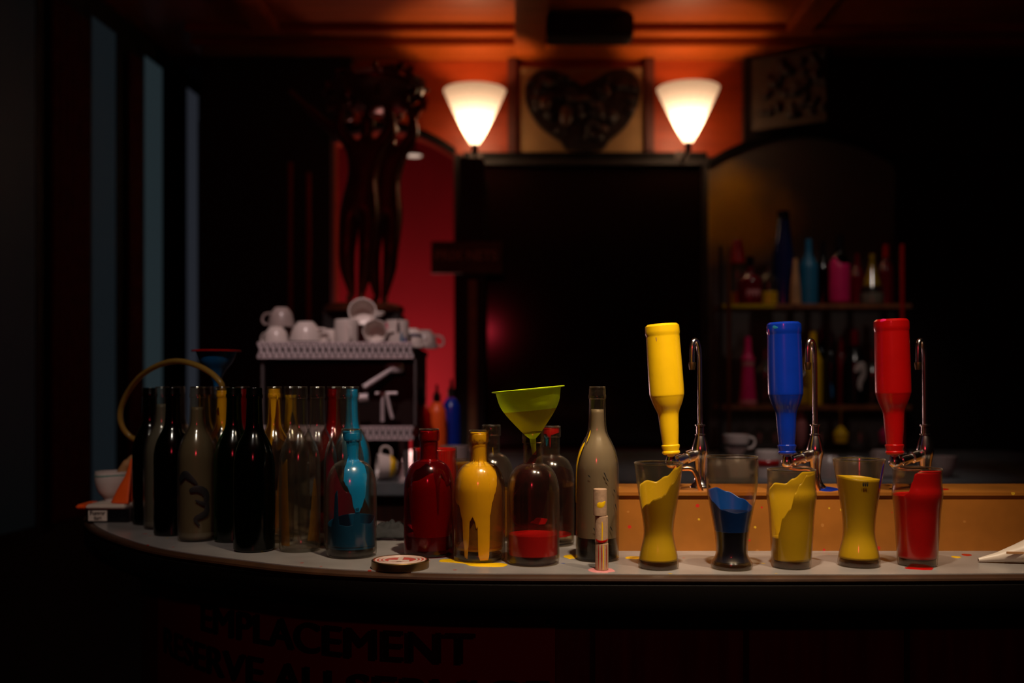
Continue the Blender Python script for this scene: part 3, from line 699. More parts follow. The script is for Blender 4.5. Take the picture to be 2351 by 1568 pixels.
tag(obj('paint_puddle', blob(ring_pts(XX(2196, 1.76), 1.762, .008, .008, .2, 12, 12), 1.1001, 0.0006), M['yellow']), 'small yellow paint spot on the counter beside the red spot', 'paint puddle')

# red painted tumbler and yellow rimmed glass behind
TUMB = [(0.034, 0), (0.036, 0.004)] + smooth_prof([(0.0365, 0.01), (0.041, 0.09), (0.0423, 0.184)], 4)
e = empty('drinking_glass', (XX(999, 1.93), 1.93, 1.10), 'tall tumbler painted solid red, behind the crimson bottle', 'glass')
obj('glass_body', lathe(vessel(TUMB, 0.0018)), M['glass_warm'], e)
film('paint_coat', M['red'], TUMB, 0.01, 0.182, e, inset=0.0022)
e = empty('drinking_glass', (XX(1085, 1.86), 1.86, 1.10), 'yellow-stained tumbler mostly hidden behind the opaque yellow bottle', 'glass')
T2 = [(r*0.8, z*0.905) for r, z in TUMB]
obj('glass_body', lathe(vessel(T2, 0.0018)), M['glass_warm'], e)
film('paint_coat', M['amber_film'], T2, 0.01, 0.16, e, inset=0.0022)

# jar lid
lx, ly = XX(919, 1.662), 1.662
e = empty('jar_lid', (lx, ly, 1.10), 'round red and white striped jar lid lying at the counter edge', 'lid')
obj('lid_rim', lathe([(0.044, 0.0), (0.0478, 0.0005), (0.0482, 0.003), (0.0478, 0.0125), (0.0460, 0.014), (0.0440, 0.0135), (0.0440, 0.0)], 64), M['brass'], e)
obj('lid_top', lathe([(0, 0.0122), (0.030, 0.0122), (0.036, 0.0125), (0.0438, 0.0128), (0.0438, 0.0105), (0, 0.0105)], 64), M['lidred'], e)
for r0 in (0.041, 0.0345, 0.028):
    obj('white_stripe', lathe([(r0-0.0018, 0.0126), (r0-0.0012, 0.0136), (r0+0.0008, 0.0136), (r0+0.0014, 0.0126)], 64), M['lidwhite'], e)
obj('white_mark', B(-0.018, 0.016, -0.020, -0.006, 0.0123, 0.0138, 0.0004), M['lidwhite'], e)
obj('white_mark', B(-0.004, 0.004, -0.020, 0.020, 0.0124, 0.0141, 0.0004), M['lidwhite'], e)

# crumpled dark rag
bm = bmesh.new(); n = 26; rnd = random.Random(5); g = []
from mathutils import noise as mn
for i in range(n+1):
    row = []
    for j in range(n+1):
        u, v = i/n*2-1, j/n*2-1
        x = u*0.046 + 0.006*mn.noise(Vector((u*3, v*3, 1))); y = v*0.040 + 0.006*mn.noise(Vector((u*3, v*3, 4)))
        f = max(0, 1 - max(abs(u), abs(v))**3)
        z = 0.004 + f*(0.014 + 0.020*abs(mn.noise(Vector((u*2.4, v*2.4, 2)))) + 0.012*abs(mn.noise(Vector((u*5, v*5, 7)))))
        row.append(bm.verts.new((x, y, z)))
    g.append(row)
for i in range(n):
    for j in range(n): bm.faces.new((g[i][j], g[i+1][j], g[i+1][j+1], g[i][j+1]))
e = obj('rag', bm, M['rag'], loc=(XX(896, 1.99), 1.99, 1.1005), smooth=60)
s = e.modifiers.new('Solidify', 'SOLIDIFY'); s.thickness = 0.003; s.offset = 1
s = e.modifiers.new('Subdivision', 'SUBSURF'); s.levels = 1; s.render_levels = 1
tag(e, 'crumpled dark grey rag between the blue and crimson bottles', 'cloth')

# ------------------------------------------------------------------ row of paint-filled glasses
G1P = [(0.0318, 0.0), (0.0335, 0.004)] + smooth_prof([(0.0333, 0.010), (0.0305, 0.026), (0.0262, 0.045), (0.0246, 0.060), (0.0262, 0.078), (0.0305, 0.104), (0.0360, 0.140), (0.0405, 0.1735)], 5)
G2P = [(0.0320, 0.0), (0.0342, 0.004)] + smooth_prof([(0.0340, 0.010), (0.0285, 0.018), (0.0262, 0.026), (0.0265, 0.042), (0.0290, 0.064), (0.0345, 0.094), (0.0400, 0.124), (0.0428, 0.150), (0.0432, 0.168), (0.0428, 0.184)], 5)
G3P = [(0.0300, 0.0), (0.0318, 0.003)] + smooth_prof([(0.0322, 0.008), (0.0345, 0.045), (0.0372, 0.090), (0.0392, 0.108), (0.0408, 0.120), (0.0403, 0.128), (0.0392, 0.138), (0.0398, 0.162)], 5)
G4P = [(0.0325, 0.0), (0.0345, 0.004)] + smooth_prof([(0.0343, 0.010), (0.0318, 0.024), (0.0275, 0.042), (0.0258, 0.058), (0.0270, 0.080), (0.0308, 0.108), (0.0372, 0.146), (0.0425, 0.178)], 5)
GG = 'beer glasses of paint in a row before the copper ledge'
def glass_obj(px, D, prof, label, base='glass_thick'):
    e = empty('beer_glass', (XX(px, D), D, 1.10), label, 'glass', GG)
    obj('glass_body', lathe(vessel(prof, 0.0017, 0.012), 64), M['glass_warm'], e)
    rt, zr = prof[-1]
    obj('rim', lathe([(rt-0.0009+0.0012*math.cos(a*PI/4), zr+0.0012+0.0012*math.sin(a*PI/4)) for a in range(9)], 64), M['glassrim'], e)
    r = prof[1][0]
    obj('thick_foot', lathe([(0, 0.0015), (r-0.003, 0.0015), (r-0.0022, 0.005), (radius_at(prof, .0115)-0.003, 0.0115), (0, 0.0115)], 48), M[base], e)
    return e
e = glass_obj(1512, 1.66, G1P, 'leftmost beer glass, narrow-waisted, with yellow paint sloping up its right side')
film('paint_coat', M['yellow_film'], G1P, 0.0135, keyed([(-180, .140), (-155, .143), (-125, .138), (-105, .120), (-88, .098), (-44, .1085), (-20, .117), (0, .121), (11, .126), (33, .144), (60, .163), (90, .172), (120, .165), (150, .150)]), e, inset=0.0020, nt=280)
pool('liquid', M['yellow_film'], G1P, 0.013, 0.060, e, inset=0.003)
e = glass_obj(1680, 1.655, G2P, 'beer glass half full of deep blue paint')
film('paint_coat', M['blue_film'], G2P, 0.062, keyed([(-180, .124), (-150, .131), (-120, .129), (-95, .122), (-70, .112), (-40, .100), (0, .0955), (40, .0975), (75, .100), (100, .104), (140, .113)]), e, inset=0.0020, nt=280)
pool('liquid', M['blue_shaded'], G2P, 0.013, 0.094, e, inset=0.0028)
e = glass_obj(1817, 1.665, G3P, 'collared beer glass with yellow paint climbing to its right rim, right of the blue glass')
film('paint_coat', M['yellow_film'], G3P, 0.0135, keyed([(-180, .136), (-150, .138), (-128, .130), (-118, .012), (-62, .012), (-52, .06), (-38, .086), (-18, .101), (-6, .128), (6, .142), (25, .157), (80, .161), (130, .158), (160, .145)]), e, inset=0.0020, nt=320)
pool('liquid', M['yellow_film'], G3P, 0.013, 0.05, e, inset=0.0032)
e = glass_obj(1972, 1.68, G4P, 'narrow-waisted beer glass filled evenly with yellow paint, a blue streak near its rim')
film('paint_coat', M['yellow_film'], G4P, 0.0135, keyed([(-180, .149), (-90, .152), (0, .147), (90, .145)]), e, inset=0.0020)
pool('liquid', M['yellow_film'], G4P, 0.013, 0.146, e, inset=0.0032)
stroke('blue_streak', M['blue'], G4P, [(48, .174), (47, .16), (46, .145), (45, .132)], 0.0042, e)
for t in (-9, -4, 1): stroke('printed_mark', M['signink'], G4P, [(t, .1445), (t, .139), (t+1.5, .1375), (t+2.5, .1445)], 0.0009, e)
e = glass_obj(2106, 1.685, G3P, 'rightmost beer glass, coated opaque red up to its rim')
film('paint_coat', M['red'], G3P, 0.0135, keyed([(-180, .12), (-100, .119), (-55, .121), (-42, .127), (-34, .143), (-27, .157), (-20, .160), (90, .160), (150, .157)]), e, inset=0.0020, nt=280)
pool('liquid', M['red'], G3P, 0.013, 0.05, e, inset=0.0032)

# white nozzle lying at the right edge
tip = Vector((XX(2246, 1.71), 1.71, 1.1065))
e = empty('piping_cone', (tip.x, tip.y, 1.10), 'white plastic cone lying on its side at the right end of the counter', 'cone', rot=(0, 0, math.radians(-6)))
bm = bmesh.new(); rings = []; n = 36
for x, r in [(0, 0.002), (0.0, 0.0035), (0.03, 0.0085), (0.06, 0.0155), (0.085, 0.022), (0.13, 0.024), (0.16, 0.024), (0.16, 0.021), (0.02, 0.004)]:
    rings.append([bm.verts.new((x, r*math.sin(2*PI*k/n), max(r, 0.0035)*1.0 + r*math.cos(2*PI*k/n)+0.0005)) for k in range(n)])
for A, Bq in zip(rings, rings[1:]):
    for k in range(n): bm.faces.new((A[k], Bq[k], Bq[(k+1) % n], A[(k+1) % n]))
obj('cone_body', bm, M['whiteplastic'], e)
stroke_bm = B(0.04, 0.075, -0.0175, -0.0155, 0.018, 0.022, 0.0004)
obj('paint_dab', stroke_bm, M['tan'], e)

# ------------------------------------------------------------------ taps with upturned bottles as handles
def tap(px_col, mouth_px, label):
    D = 1.90; x0 = XX(px_col, D)
    e = empty('beer_tap', (x0, D, LZ), label, 'tap', 'chrome taps on the copper ledge')
    obj('column', lathe([(0, 0), (0.0195, 0)] + smooth_prof([(0.0195, 0.002), (0.0185, 0.005), (0.0135, 0.011), (0.0105, 0.020), (0.0100, 0.034), (0.0128, 0.055), (0.0155, 0.068), (0.0150, 0.078), (0.0115, 0.092), (0.0085, 0.101)], 4) + [(0.0098, 0.1015), (0.0098, 0.1035), (0.0076, 0.104)], 40), M['chrome'], e)
    obj('collar', lathe([(0.0074, 0.104), (0.0074, 0.1185), (0.0098, 0.119), (0.0098, 0.1215), (0, 0.122)], 32), M['chrome'], e)
    z0 = 0.121
    top = [(0, 0, z0), (-0.0005, 0, 0.18), (-0.001, 0, 0.23), (-0.002, 0.0, 0.262), (-0.006, -0.003, 0.278), (-0.012, -0.006, 0.282), (-0.0165, -0.009, 0.274), (-0.0175, -0.010, 0.255), (-0.0175, -0.010, 0.238)]
    obj('gooseneck', tube(smooth_prof(top, 5), 0.0046, 14), M['chrome'], e)
    obj('gooseneck_tip', tube([(-0.0175, -0.010, 0.240), (-0.0175, -0.010, 0.236), (-0.0175, -0.010, 0.226)], [0.0062, 0.0066, 0.005], 14), M['brass'], e)
    # faucet barrel reaching to the left and forward
    a = Vector((-0.008, -0.004, 0.066)); b_ = Vector((XX(mouth_px, D-0.052)-x0, -0.052, 0.052))
    q = [a.lerp(b_, t) for t in (0, .2, .22, .42, .44, .60, .62, .82, .84, 1.0)]
    obj('barrel', tube(q, [0.0085, 0.0105, 0.012, 0.012, 0.0092, 0.0092, 0.0105, 0.0105, 0.0085, 0.0085], 24), M['chrome'], e)
    obj('valve', lathe([(0, -0.010)] + smooth_prof([(0.004, -0.0095), (0.0095, -0.004), (0.0105, 0.003), (0.0085, 0.011), (0.0062, 0.017)], 4) + [(0, 0.018)], 24), M['chrome'], e, loc=tuple(b_))
    obj('spout', tube(smooth_prof([tuple(b_+Vector((0.006, 0.0, -0.008))), (b_.x*0.6-0.006, -0.042, 0.041), (-0.024, -0.040, 0.040), (-0.014, -0.040, 0.026), (-0.008, -0.040, 0.004), (-0.006, -0.040, -0.002)], 5), 0.0048, 14), M['coppertube'], e)  # copper tube standing in for a curved copper reflection on the column
    return e, Vector((x0, D, LZ)) + b_
def upturned(anchor, top_px, top_py, m, label, chips):
    """painted bottle, upside down: mouth on the valve, base at the given pixel"""
    mouth = anchor + Vector((0, 0, 0.016))
    D = mouth.y; topP = P(top_px, top_py, D)
    d = topP - mouth
    e = empty('upturned_bottle', mouth, label, 'bottle', 'painted bottles turned upside down on the taps')
    e.rotation_euler = d.to_track_quat('Z', 'Y').to_euler()
    L = d.length; k = L/0.247
    pr = [(r*1.0, (0.247-z)*k) for r, z in BEER[::-1]]
    obj('bottle_body', lathe([(0, pr[0][1])] + pr + [(0, pr[-1][1]-0.002)], 64), m, e)
    pm = [(r, z) for r, z in pr]
    for (t, z, dt, dz, w_, mm) in chips:
        stroke('paint_chip', mm, pm, [(t, z*k), (t+dt/2, (z+dz/2)*k), (t+dt, (z+dz)*k)], w_, e, out=0.0001)
    return e
t1, a1 = tap(1608, 1541, 'leftmost chrome tap on the copper ledge')
t2, a2 = tap(1872, 1807, 'middle chrome tap on the copper ledge, at the blue puddle')
t3, a3 = tap(2124, 2054, 'rightmost chrome tap on the copper ledge, nearly lost in the dark')
upturned(a1, 1519.5, 744, M['yellow'], 'yellow painted bottle upside down on the left tap, leaning left', [(-45, .236, 10, .003, .0022, M['rag']), (-25, .233, 9, -.004, .0018, M['tan']), (-35, .228, 6, .003, .0016, M['rag']), (58, .222, 1, -.008, .0010, M['tan'])])
upturned(a2, 1799.5, 740, M['blue'], 'glossy dark blue painted bottle upside down on the middle tap', [(-20, .238, 8, .002, .0028, M['yellow']), (15, .235, 2, -.012, .0014, M['pink']), (35, .238, 20, -.002, .003, M['teal']), (-25, .010, 12, .001, .002, M['yellow'])])
upturned(a3, 2046, 733, M['red'], 'dark red painted bottle upside down on the right tap', [(30, .244, 22, .001, .0030, M['pink']), (-22, .150, 10, -.024, .0022, M['rag'])])

# ------------------------------------------------------------------ far left: bowl, tray, pack
e = empty('small_box', (XX(243, 2.235), 2.235, 1.10), 'flat black pack with white Fumer tue label, under the white bowl', 'box')
zt_ = 0.030
obj('pack_body', B(-0.035, 0.060, -0.022, 0.035, 0.0, zt_, 0.002), M['black'], e)
obj('white_label', B(-0.0295, 0.012, -0.0232, -0.0221, 0.004, zt_-0.003), M['whiteplastic'], e)
for body, z, sz in [('Fumer', 0.0170, 0.0130), ('tue', 0.0065, 0.0130)]:
    me = text_mesh(body, sz, 0.0004, 0.0002)
    bm = bmesh.new(); bm.from_mesh(me); bpy.data.meshes.remove(me)
    xs = [v.co.x for v in bm.verts]; mxm = (max(xs)+min(xs))/2
    for v in bm.verts: v.co = Vector((-0.0087 + v.co.x-mxm, -0.0236 - v.co.z, z + v.co.y))
    o = obj('lettering', bm, M['signink'], e, smooth=0)
e = empty('ashtray', (XX(246, 2.25), 2.25, 1.10+zt_), 'flat white ashtray with orange corner beside the leftmost dark bottle', 'ashtray')
obj('tray', B(-0.032, 0.055, -0.040, 0.035, 0.0002, 0.010, 0.003), M['whiteplastic'], e)
obj('orange_corner', B(-0.054, -0.0325, -0.040, 0.035, 0.0002, 0.010, 0.003), M['orange'], e)
tz = 1.10+zt_+0.0102
e = empty('paper_cone', (XX(302, 2.245), 2.255, tz), 'bright orange-red cone leaning against the leftmost dark bottle', 'cone')
bm = bmesh.new(); n = 24; rings = []
for z, r in smooth_prof([(0.0, 0.046), (0.03, 0.032), (0.062, 0.014), (0.092, 0.004), (0.100, 0.002)], 5):
    rings.append([bm.verts.new((r*math.cos(PI*0.5+PI*k/n*1.0)*1.0, -0.028+ r*0.45*math.sin(PI*0.5+PI*k/n), z)) for k in range(n+1)])
for A, Bq in zip(rings, rings[1:]):
    for k in range(n): bm.faces.new((A[k], A[k+1], Bq[k+1], Bq[k]))
o = obj('cone_shell', bm, M['orange'], e, loc=(0, 0.02, 0)); s = o.modifiers.new('Solidify', 'SOLIDIFY'); s.thickness = 0.0015; s.offset = 0
BOWL = smooth_prof([(0.018, 0.0), (0.019, 0.004), (0.030, 0.018), (0.0365, 0.036), (0.0385, 0.052), (0.0375, 0.066)], 5)
e = empty('bowl', (XX(258, 2.31), 2.31, 1.10), 'white handmade china bowl with a teal line under its rim', 'bowl')
e.location.z = tz - 0.0
obj('bowl_body', lathe([(0, 0)] + BOWL + [(r-0.003, z) for r, z in BOWL[::-1] if z > .004] + [(0, 0.005)], 56), M['china'], e)
q = [(t, 0.0575+0.0012*math.sin(t/23)) for t in range(-180, 181, 12)]
stroke('teal_line', M['tealline'], BOWL, q, 0.0014, e, out=0.0005)
e2 = obj('spoon', tube(smooth_prof([(0.012, 0.0, 0.030), (0.022, 0.0, 0.060), (0.034, 0, 0.080), (0.046, 0, 0.094), (0.052, 0, 0.096)], 4), [0.010]*4+[0.012]*6+[0.009]*7, 14), M['tan'], loc=tuple(e.location)); tag(e2, 'tan wooden handle sticking up out of the white bowl', 'spoon')
add = e2.location
# stand for the bowl: saucer under it
e3 = obj('saucer', lathe([(0, -0.0398), (0.030, -0.0398), (0.052, -0.034), (0.055, -0.031), (0.052, -0.030), (0.030, -0.0005-0.034), (0.0285, -0.0345), (0.022, -0.0002), (0, -0.0002)], 48), M['china_dim'], loc=tuple(e.location)); tag(e3, 'dull white pedestal saucer beneath the teal-lined bowl', 'saucer')

# ------------------------------------------------------------------ back counter, coffee machine, cups
bc = empty('back_counter', (0.4, 3.6, 0), 'long back counter with grey stone top and reddish wood cabinet behind the bar', 'counter')
def bcobj(name, bm, m):
    o = obj(name, bm, m, bc); o.location = (-0.4, -3.6, 0); return o
BZ = 1.12
bcobj('worktop', B(-0.62, 2.2, 2.93, 4.44, 1.08, BZ, 0.004), M['slate'])
bcobj('cabinet', B(-0.60, 2.2, 3.0, 4.44, 0, 1.0795), M['redwood'])
for k in range(6):
    x = -0.58+k*0.46
    d = bcobj('door', B(x, x+0.44, 2.982, 2.9995, 0.08, 1.05, 0.004), M['redwood'])
    h_ = obj('handle', B(x+0.40, x+0.415, 2.968, 2.981, 0.72, 0.84, 0.003), M['brass'], d)
bcobj2 = struct('floor_step', B(-0.9, -0.63, 2.9, 4.4, 0.0, 1.10), M['blackwood'])
bcobj2.name = 'trim_15'

mx0, mx1, mD = XX(592, 3.05), XX(948, 3.05), 3.05
mc = empty('coffee_machine', ((mx0+mx1)/2, 3.25, BZ), 'large steel coffee machine with lattice-edged top loaded with cups', 'coffee machine')
def mobj(name, bm, m, parent=None):
    o = obj(name, bm, m, parent or mc)
    o.location = -mc.location if parent is None else (0, 0, 0); return o
zA, zB = ZZ(785, mD), ZZ(823, mD); zC, zD = ZZ(978, mD), ZZ(1010, mD)
mobj('body', B(mx0+0.02, mx1-0.005, 3.16, 3.60, zD, zA-0.02, 0.01), M['darkmetal'])
mobj('cup_tray', B(mx0, mx1, 3.052, 3.60, zB+0.02, zA-0.012, 0.003), M['darkmetal'])
mobj('drip_tray', B(mx0+0.01, mx1, 3.052, 3.30, zD+0.006, zC-0.006, 0.003), M['darkmetal'])
def lattice(x0, x1, z0, z1, n):
    bm = bmesh.new(); y = mD
    box(bm, x0, x1, y-0.004, y+0.004, z1-0.006, z1); box(bm, x0, x1, y-0.004, y+0.004, z0, z0+0.005)
    wv = (x1-x0)/n
    for k in range(n):
        for a, b in (((x0+k*wv, z0+.003), (x0+(k+1)*wv, z1-.003)), ((x0+k*wv, z1-.003), (x0+(k+1)*wv, z0+.003))):
            tube([(a[0], y, a[1]), (b[0], y, b[1])], 0.0040, 6, bm)
    return bm
mobj('rail_backing', B(mx0+.001, mx1-.001, mD+0.0045, mD+0.0065, zB+.001, zA-.001), M['carved'])
mobj('rail_backing', B(mx0+0.011, mx1-.001, mD+0.0045, mD+0.0065, zD+.001, zC-.001), M['carved'])
mobj('top_rail', lattice(mx0, mx1, zB, zA, 25), M['steel'])
mobj('lower_rail', lattice(mx0+0.01, mx1, zD, zC, 25), M['steel'])
for px in (600, 931):
    mobj('leg', B(XX(px, mD)-0.008, XX(px, mD)+0.008, mD+0.02, mD+0.04, BZ+0.001, zD+0.004, 0.002), M['dullsteel'])
for px in (600, 952):
    mobj('corner_post', B(XX(px, mD)-0.004, XX(px, mD)+0.004, mD+0.012, mD+0.024, zC, zB, 0.001), M['dullsteel'])
ph = P(902, 846, 3.06); pt = P(834, 890, 3.0)
mobj('brew_head', lathe([(0, 0), (0.026, 0), (0.030, 0.006), (0.030, 0.02), (0.022, 0.03), (0, 0.03)], 32, off=(ph.x, 3.10, ph.z-0.012)), M['steel'])
mobj('filter_handle', tube([tuple(ph), tuple(ph.lerp(pt, .3)), tuple(pt)], [0.0055, 0.0075, 0.0085], 14), M['steel'])
g = P(878, 905, 3.08)
mobj('spout', tube([(g.x, g.y, g.z), (g.x, g.y, g.z-0.085)], 0.006, 12), M['steel'])
mobj('steam_wand', tube([(g.x+0.012, g.y, g.z+0.005), (g.x+0.022, g.y-0.005, g.z-0.04), (g.x+0.032, g.y-0.01, g.z-0.075)], 0.005, 12), M['steel'])
mobj('spout_bar', tube([tuple(P(812, 915, 3.08)), tuple(P(845, 912, 3.08))], 0.013, 16), M['steel'])
mobj('head_bar', tube([tuple(P(862, 903, 3.08)), tuple(P(912, 903, 3.08))], 0.005, 12), M['steel'])

CUPP = smooth_prof([(0.020, 0.0), (0.022, 0.003), (0.033, 0.018), (0.039, 0.040), (0.042, 0.062)], 4)
MUGP = smooth_prof([(0.032, 0.0), (0.036, 0.003), (0.037, 0.03), (0.037, 0.084)], 4)
def cup(loc, rot, label, m='china', prof=CUPP, sc=1.0, group='cups piled on top of the coffee machine', stripe=None, cat='cup', nside=40):
    e = empty('coffee_cup', loc, label, cat, group, rot=rot)
    pr = [(r*sc, z*sc) for r, z in prof]
    obj('cup_bowl', lathe([(0, 0)] + pr + [(r-0.003*sc, z) for r, z in pr[::-1] if z > .006*sc] + [(0, 0.007*sc)], nside), M[m], e)
    hz = pr[-1][1]; R = pr[-1][0]
    pts = [(R*0.86+0.0, 0, hz*0.82), (R+0.014*sc, 0, hz*0.84), (R+0.022*sc, 0, hz*0.6), (R+0.012*sc, 0, hz*0.33), (R*0.72, 0, hz*0.30)]
    obj('handle', tube(smooth_prof(pts, 4), 0.0038*sc, 10), M[m], e)
    if stripe:
        for (mm, z0, z1) in stripe:
            bm = lathe([(radius_at(pr, z0*hz)+0.0007, z0*hz), (radius_at(pr, (z0+z1)/2*hz)+0.0009, (z0+z1)/2*hz), (radius_at(pr, z1*hz)+0.0007, z1*hz)], nside)
            o = obj('painted_stripe', bm, M[mm], e); s_ = o.modifiers.new('Solidify', 'SOLIDIFY'); s_.thickness = 0.0006
    return e
zt = zA - 0.012 + 0.001
FL = PI  # upside down
def on_top(px, D=3.16): return (XX(px, D), D)
x, y = on_top(634, 3.13); cup((x, y, zt+0.062), (FL, 0, 2.6), 'white cup upside down at the far left of the machine top', 'china')
x, y = on_top(662, 3.23); cup((x, y, zt+0.062), (FL, 0, 1.0), 'cup with brown stripes upside down second from the left, set back', 'china_dim', stripe=[('carved_pale', .3, .5)])
x, y = on_top(646, 3.17); cup((x, y, zt+0.126), (FL, 0, 3.0), 'pinkish cup balanced upside down on the two leftmost cups', 'china_dim')
x, y = on_top(702, 3.12); cup((x, y, zt+0.077), (FL, 0, -0.25), 'larger white cup upside down with handle to the right and a grey rim line', 'china', sc=1.24, stripe=[('rag', .80, .86)])
x, y = on_top(757, 3.15); cup((x, y, zt+0.055), (FL, 0, 1.8), 'small white cup upside down left of the red-striped mug', 'china', sc=0.88)
x, y = on_top(795, 3.12); cup((x, y, zt+0.084), (FL, 0, -1.2), 'white mug upside down with a dark red stripe', 'china', MUGP, stripe=None)
o = obj('red_bar', B(-0.006, 0.006, -0.0385, -0.0372, 0.004, 0.080), M['maroon'], bpy.data.objects[C.objects[-1].name].parent)
o.rotation_euler = (0, 0, 0)
x, y = on_top(745, 3.28); cup((x, y, zt+0.062), (FL, 0, 0.4), 'shadowed cup upside down at the back of the machine top', 'china_dim')
x, y = on_top(832, 3.20); cup((x, y, zt+0.098), (math.radians(78), 0, 0.15), 'white mug lying on top of the pile with its open mouth to the front', 'china', CUPP, 1.05)
x, y = on_top(836, 3.26); cup((x, y, zt+0.084), (FL, 0, 0.5), 'mug upside down beneath the lying white mug', 'china_dim', MUGP)
x, y = on_top(864, 3.11); cup((x, y+0.03, zt+0.040), (math.radians(84), 0, 0.0), 'octagonal white cup lying with its open mouth to the front', 'china', CUPP, 0.95, nside=8)
x, y = on_top(912, 3.13); cup((x, y, zt), (0, 0, 2.2), 'white mug with magenta and teal stripes at the right of the pile', 'china', MUGP, sc=0.98)
mg = [c for c in C.objects if c.get('label', '').startswith('white mug with magenta')][0]
for t0, mm, z0, z1 in [(-62, 'pink', .045, .075), (28, 'teal', .004, .045), (48, 'blue', .006, .03), (12, 'black', .04, .08)]:
    tt = t0 - math.degrees(2.2)
    stroke('painted_stripe', M[mm], [(.0363, 0), (.0363, .084)], [(tt, z0), (tt, (z0+z1)/2), (tt, z1)], 0.011 if mm == 'pink' else 0.005, mg)
x, y = on_top(945, 3.22); cup((x, y, zt+0.062), (FL, 0, -0.3), 'white cup upside down with violet marks behind the striped mug', 'china', stripe=[('navy', .3, .45)])
x, y = on_top(975, 3.30); cup((x, y, zt+0.062), (FL, 0, 0.2), 'greyish cup upside down at the far right end of the pile', 'china_dim')
for c_ in C.objects:
    pass
# cups near the machine foot
x, y = on_top(888, 3.02)
c_ = cup((x+0.03, y, BZ+0.0405), (0, math.radians(-88), 0.25), 'yellow and white cup lying on its side on the back counter', 'china', CUPP, 0.95, 'cups on the back counter', stripe=[('yellow', .05, .40)])
x, y = on_top(1043, 3.05)
cup((x, y, BZ), (0, 0, 0.4), 'tall white and black marked mug right of the coffee machine', 'china_dim', MUGP, 1.2, 'cups on the back counter', stripe=[('black', .25, .40)])
# bottles added in place of coloured reflections on the machine's side panel
for px, D_, mm, lab, hh in [(968, 3.32, 'red', 'small red bottle standing in for a reflection beside the coffee machine', .30), (1003, 3.40, 'orange', 'small orange bottle standing in for a reflection between the red and blue ones by the coffee machine', .31), (1036, 3.48, 'blue', 'small bright blue bottle standing in for a reflection right of the orange one by the coffee machine', .33)]:
    e = empty('reflection_bottle', (XX(px, D_), D_, BZ), lab, 'bottle', 'coloured bottles standing in for reflections beside the coffee machine')
    k = hh/0.33
    obj('bottle_body', lathe([(0, 0), (0.030, 0.0), (0.032, 0.004)] + smooth_prof([(0.032, 0.01), (0.032, 0.19*k), (0.026, 0.225*k), (0.013, 0.245*k)], 4) + [(0, 0.245*k)], 32), M[mm], e)
    obj('cap', lathe([(0, 0.246*k), (0.013, 0.246*k), (0.013, 0.275*k), (0.006, 0.28*k), (0.004, 0.31*k), (0, 0.31*k)], 24), M['darkmetal'], e)

# white things on the right part of the back counter
RB = 'cups on the right of the back counter'
D_ = 3.15
cup((XX(1690, D_), D_, BZ+0.062*1.1), (FL, 0, 0.8), 'white cup upside down under another cup, seen through the blue glass', 'china', CUPP, 1.1, RB)
cup((XX(1690, D_), D_, BZ+0.062*1.1+0.001), (0, 0, 0.2), 'white cup stacked upright above the upside-down one', 'china', CUPP, 1.0, RB, stripe=[('rag', .4, .55)])
cup((XX(1648, 3.12), 3.12, BZ+0.055), (FL, 0, 1.9), 'pinkish small cup upside down left of the stacked pair', 'china_dim', CUPP, 0.9, RB)
cup((XX(1762, 3.12), 3.12, BZ+0.084), (FL, 0, 2.9), 'white mug upside down with a red band, behind the collared yellow glass', 'china', MUGP, 1.0, RB, stripe=[('red', .35, .60)])
cup((XX(1812, 3.20), 3.20, BZ+0.07), (FL, 0, 0.9), 'white cup upside down left of the middle tap base', 'china_dim', CUPP, 1.15, RB)
cup((XX(1905, 3.12), 3.12, BZ+0.068), (FL, 0, 0.3), 'white cup upside down right of the middle tap base', 'china_dim', CUPP, 1.1, RB)
cup((XX(1962, 3.12), 3.12, BZ+0.062), (FL, 0, 1.3), 'white cup upside down behind the evenly filled yellow glass', 'china_dim', CUPP, 1.0, RB)
e = obj('white_container', B(-0.045, 0.045, -0.03, 0.03, 0, 0.085, 0.006), M['china_dim'], loc=(XX(2038, 3.12), 3.12, BZ)); tag(e, 'white squarish container behind the red upturned bottle tap', 'container')
cup((XX(2164, 3.12), 3.12, BZ), (0, 0, 2.9), 'white cup standing upright at the far right of the back counter', 'china_dim', CUPP, 1.05, RB)

# ------------------------------------------------------------------ bottle shelves at the right
SD = 4.22
sh = empty('bottle_shelf', (XX(1857, SD), SD, BZ), 'tall two-level wooden rack of painted bottles before the arched panel', 'shelf')
def shobj(name, bm, m):
    o = obj(name, bm, m, sh); o.location = -sh.location; return o
z1_, z2_ = ZZ(698, SD-0.08), ZZ(930, SD-0.08)
xl, xr = XX(1648, SD), XX(2072, SD)
M['shelfwood'] = mat('paint_stained_shelf_wood', (0.20, 0.065, 0.02), 0.5, var=0.4, scale=5, stretch=(8, 1, 1))
for z in (z1_, z2_):
    s_ = shobj('shelf_board', B(xl, xr, SD-0.10, SD+0.10, z-0.020, z, 0.002), M['shelfwood'])
stn = shobj('yellow_paint_stain', B(xl-0.001, XX(1765, SD), SD-0.1025, SD-0.1002, z1_-0.017, z1_-0.002), M['yellow_film'])
for px, yy, mm in [(1655, SD-0.09, 'darkmetal'), (1655, SD+0.09, 'darkmetal'), (2066, SD+0.09, 'darkmetal'), (1674, SD-0.115, 'brass')]:
    shobj('post', tube([(XX(px, yy), yy, BZ+0.001), (XX(px, yy), yy, ZZ(565, yy))], 0.008, 14), M[mm])
shobj('red_post', tube([(XX(2066, SD-0.09), SD-0.115, BZ+0.001), (XX(2066, SD-0.09), SD-0.115, ZZ(562, SD-0.1))], 0.008, 14), M['red'])
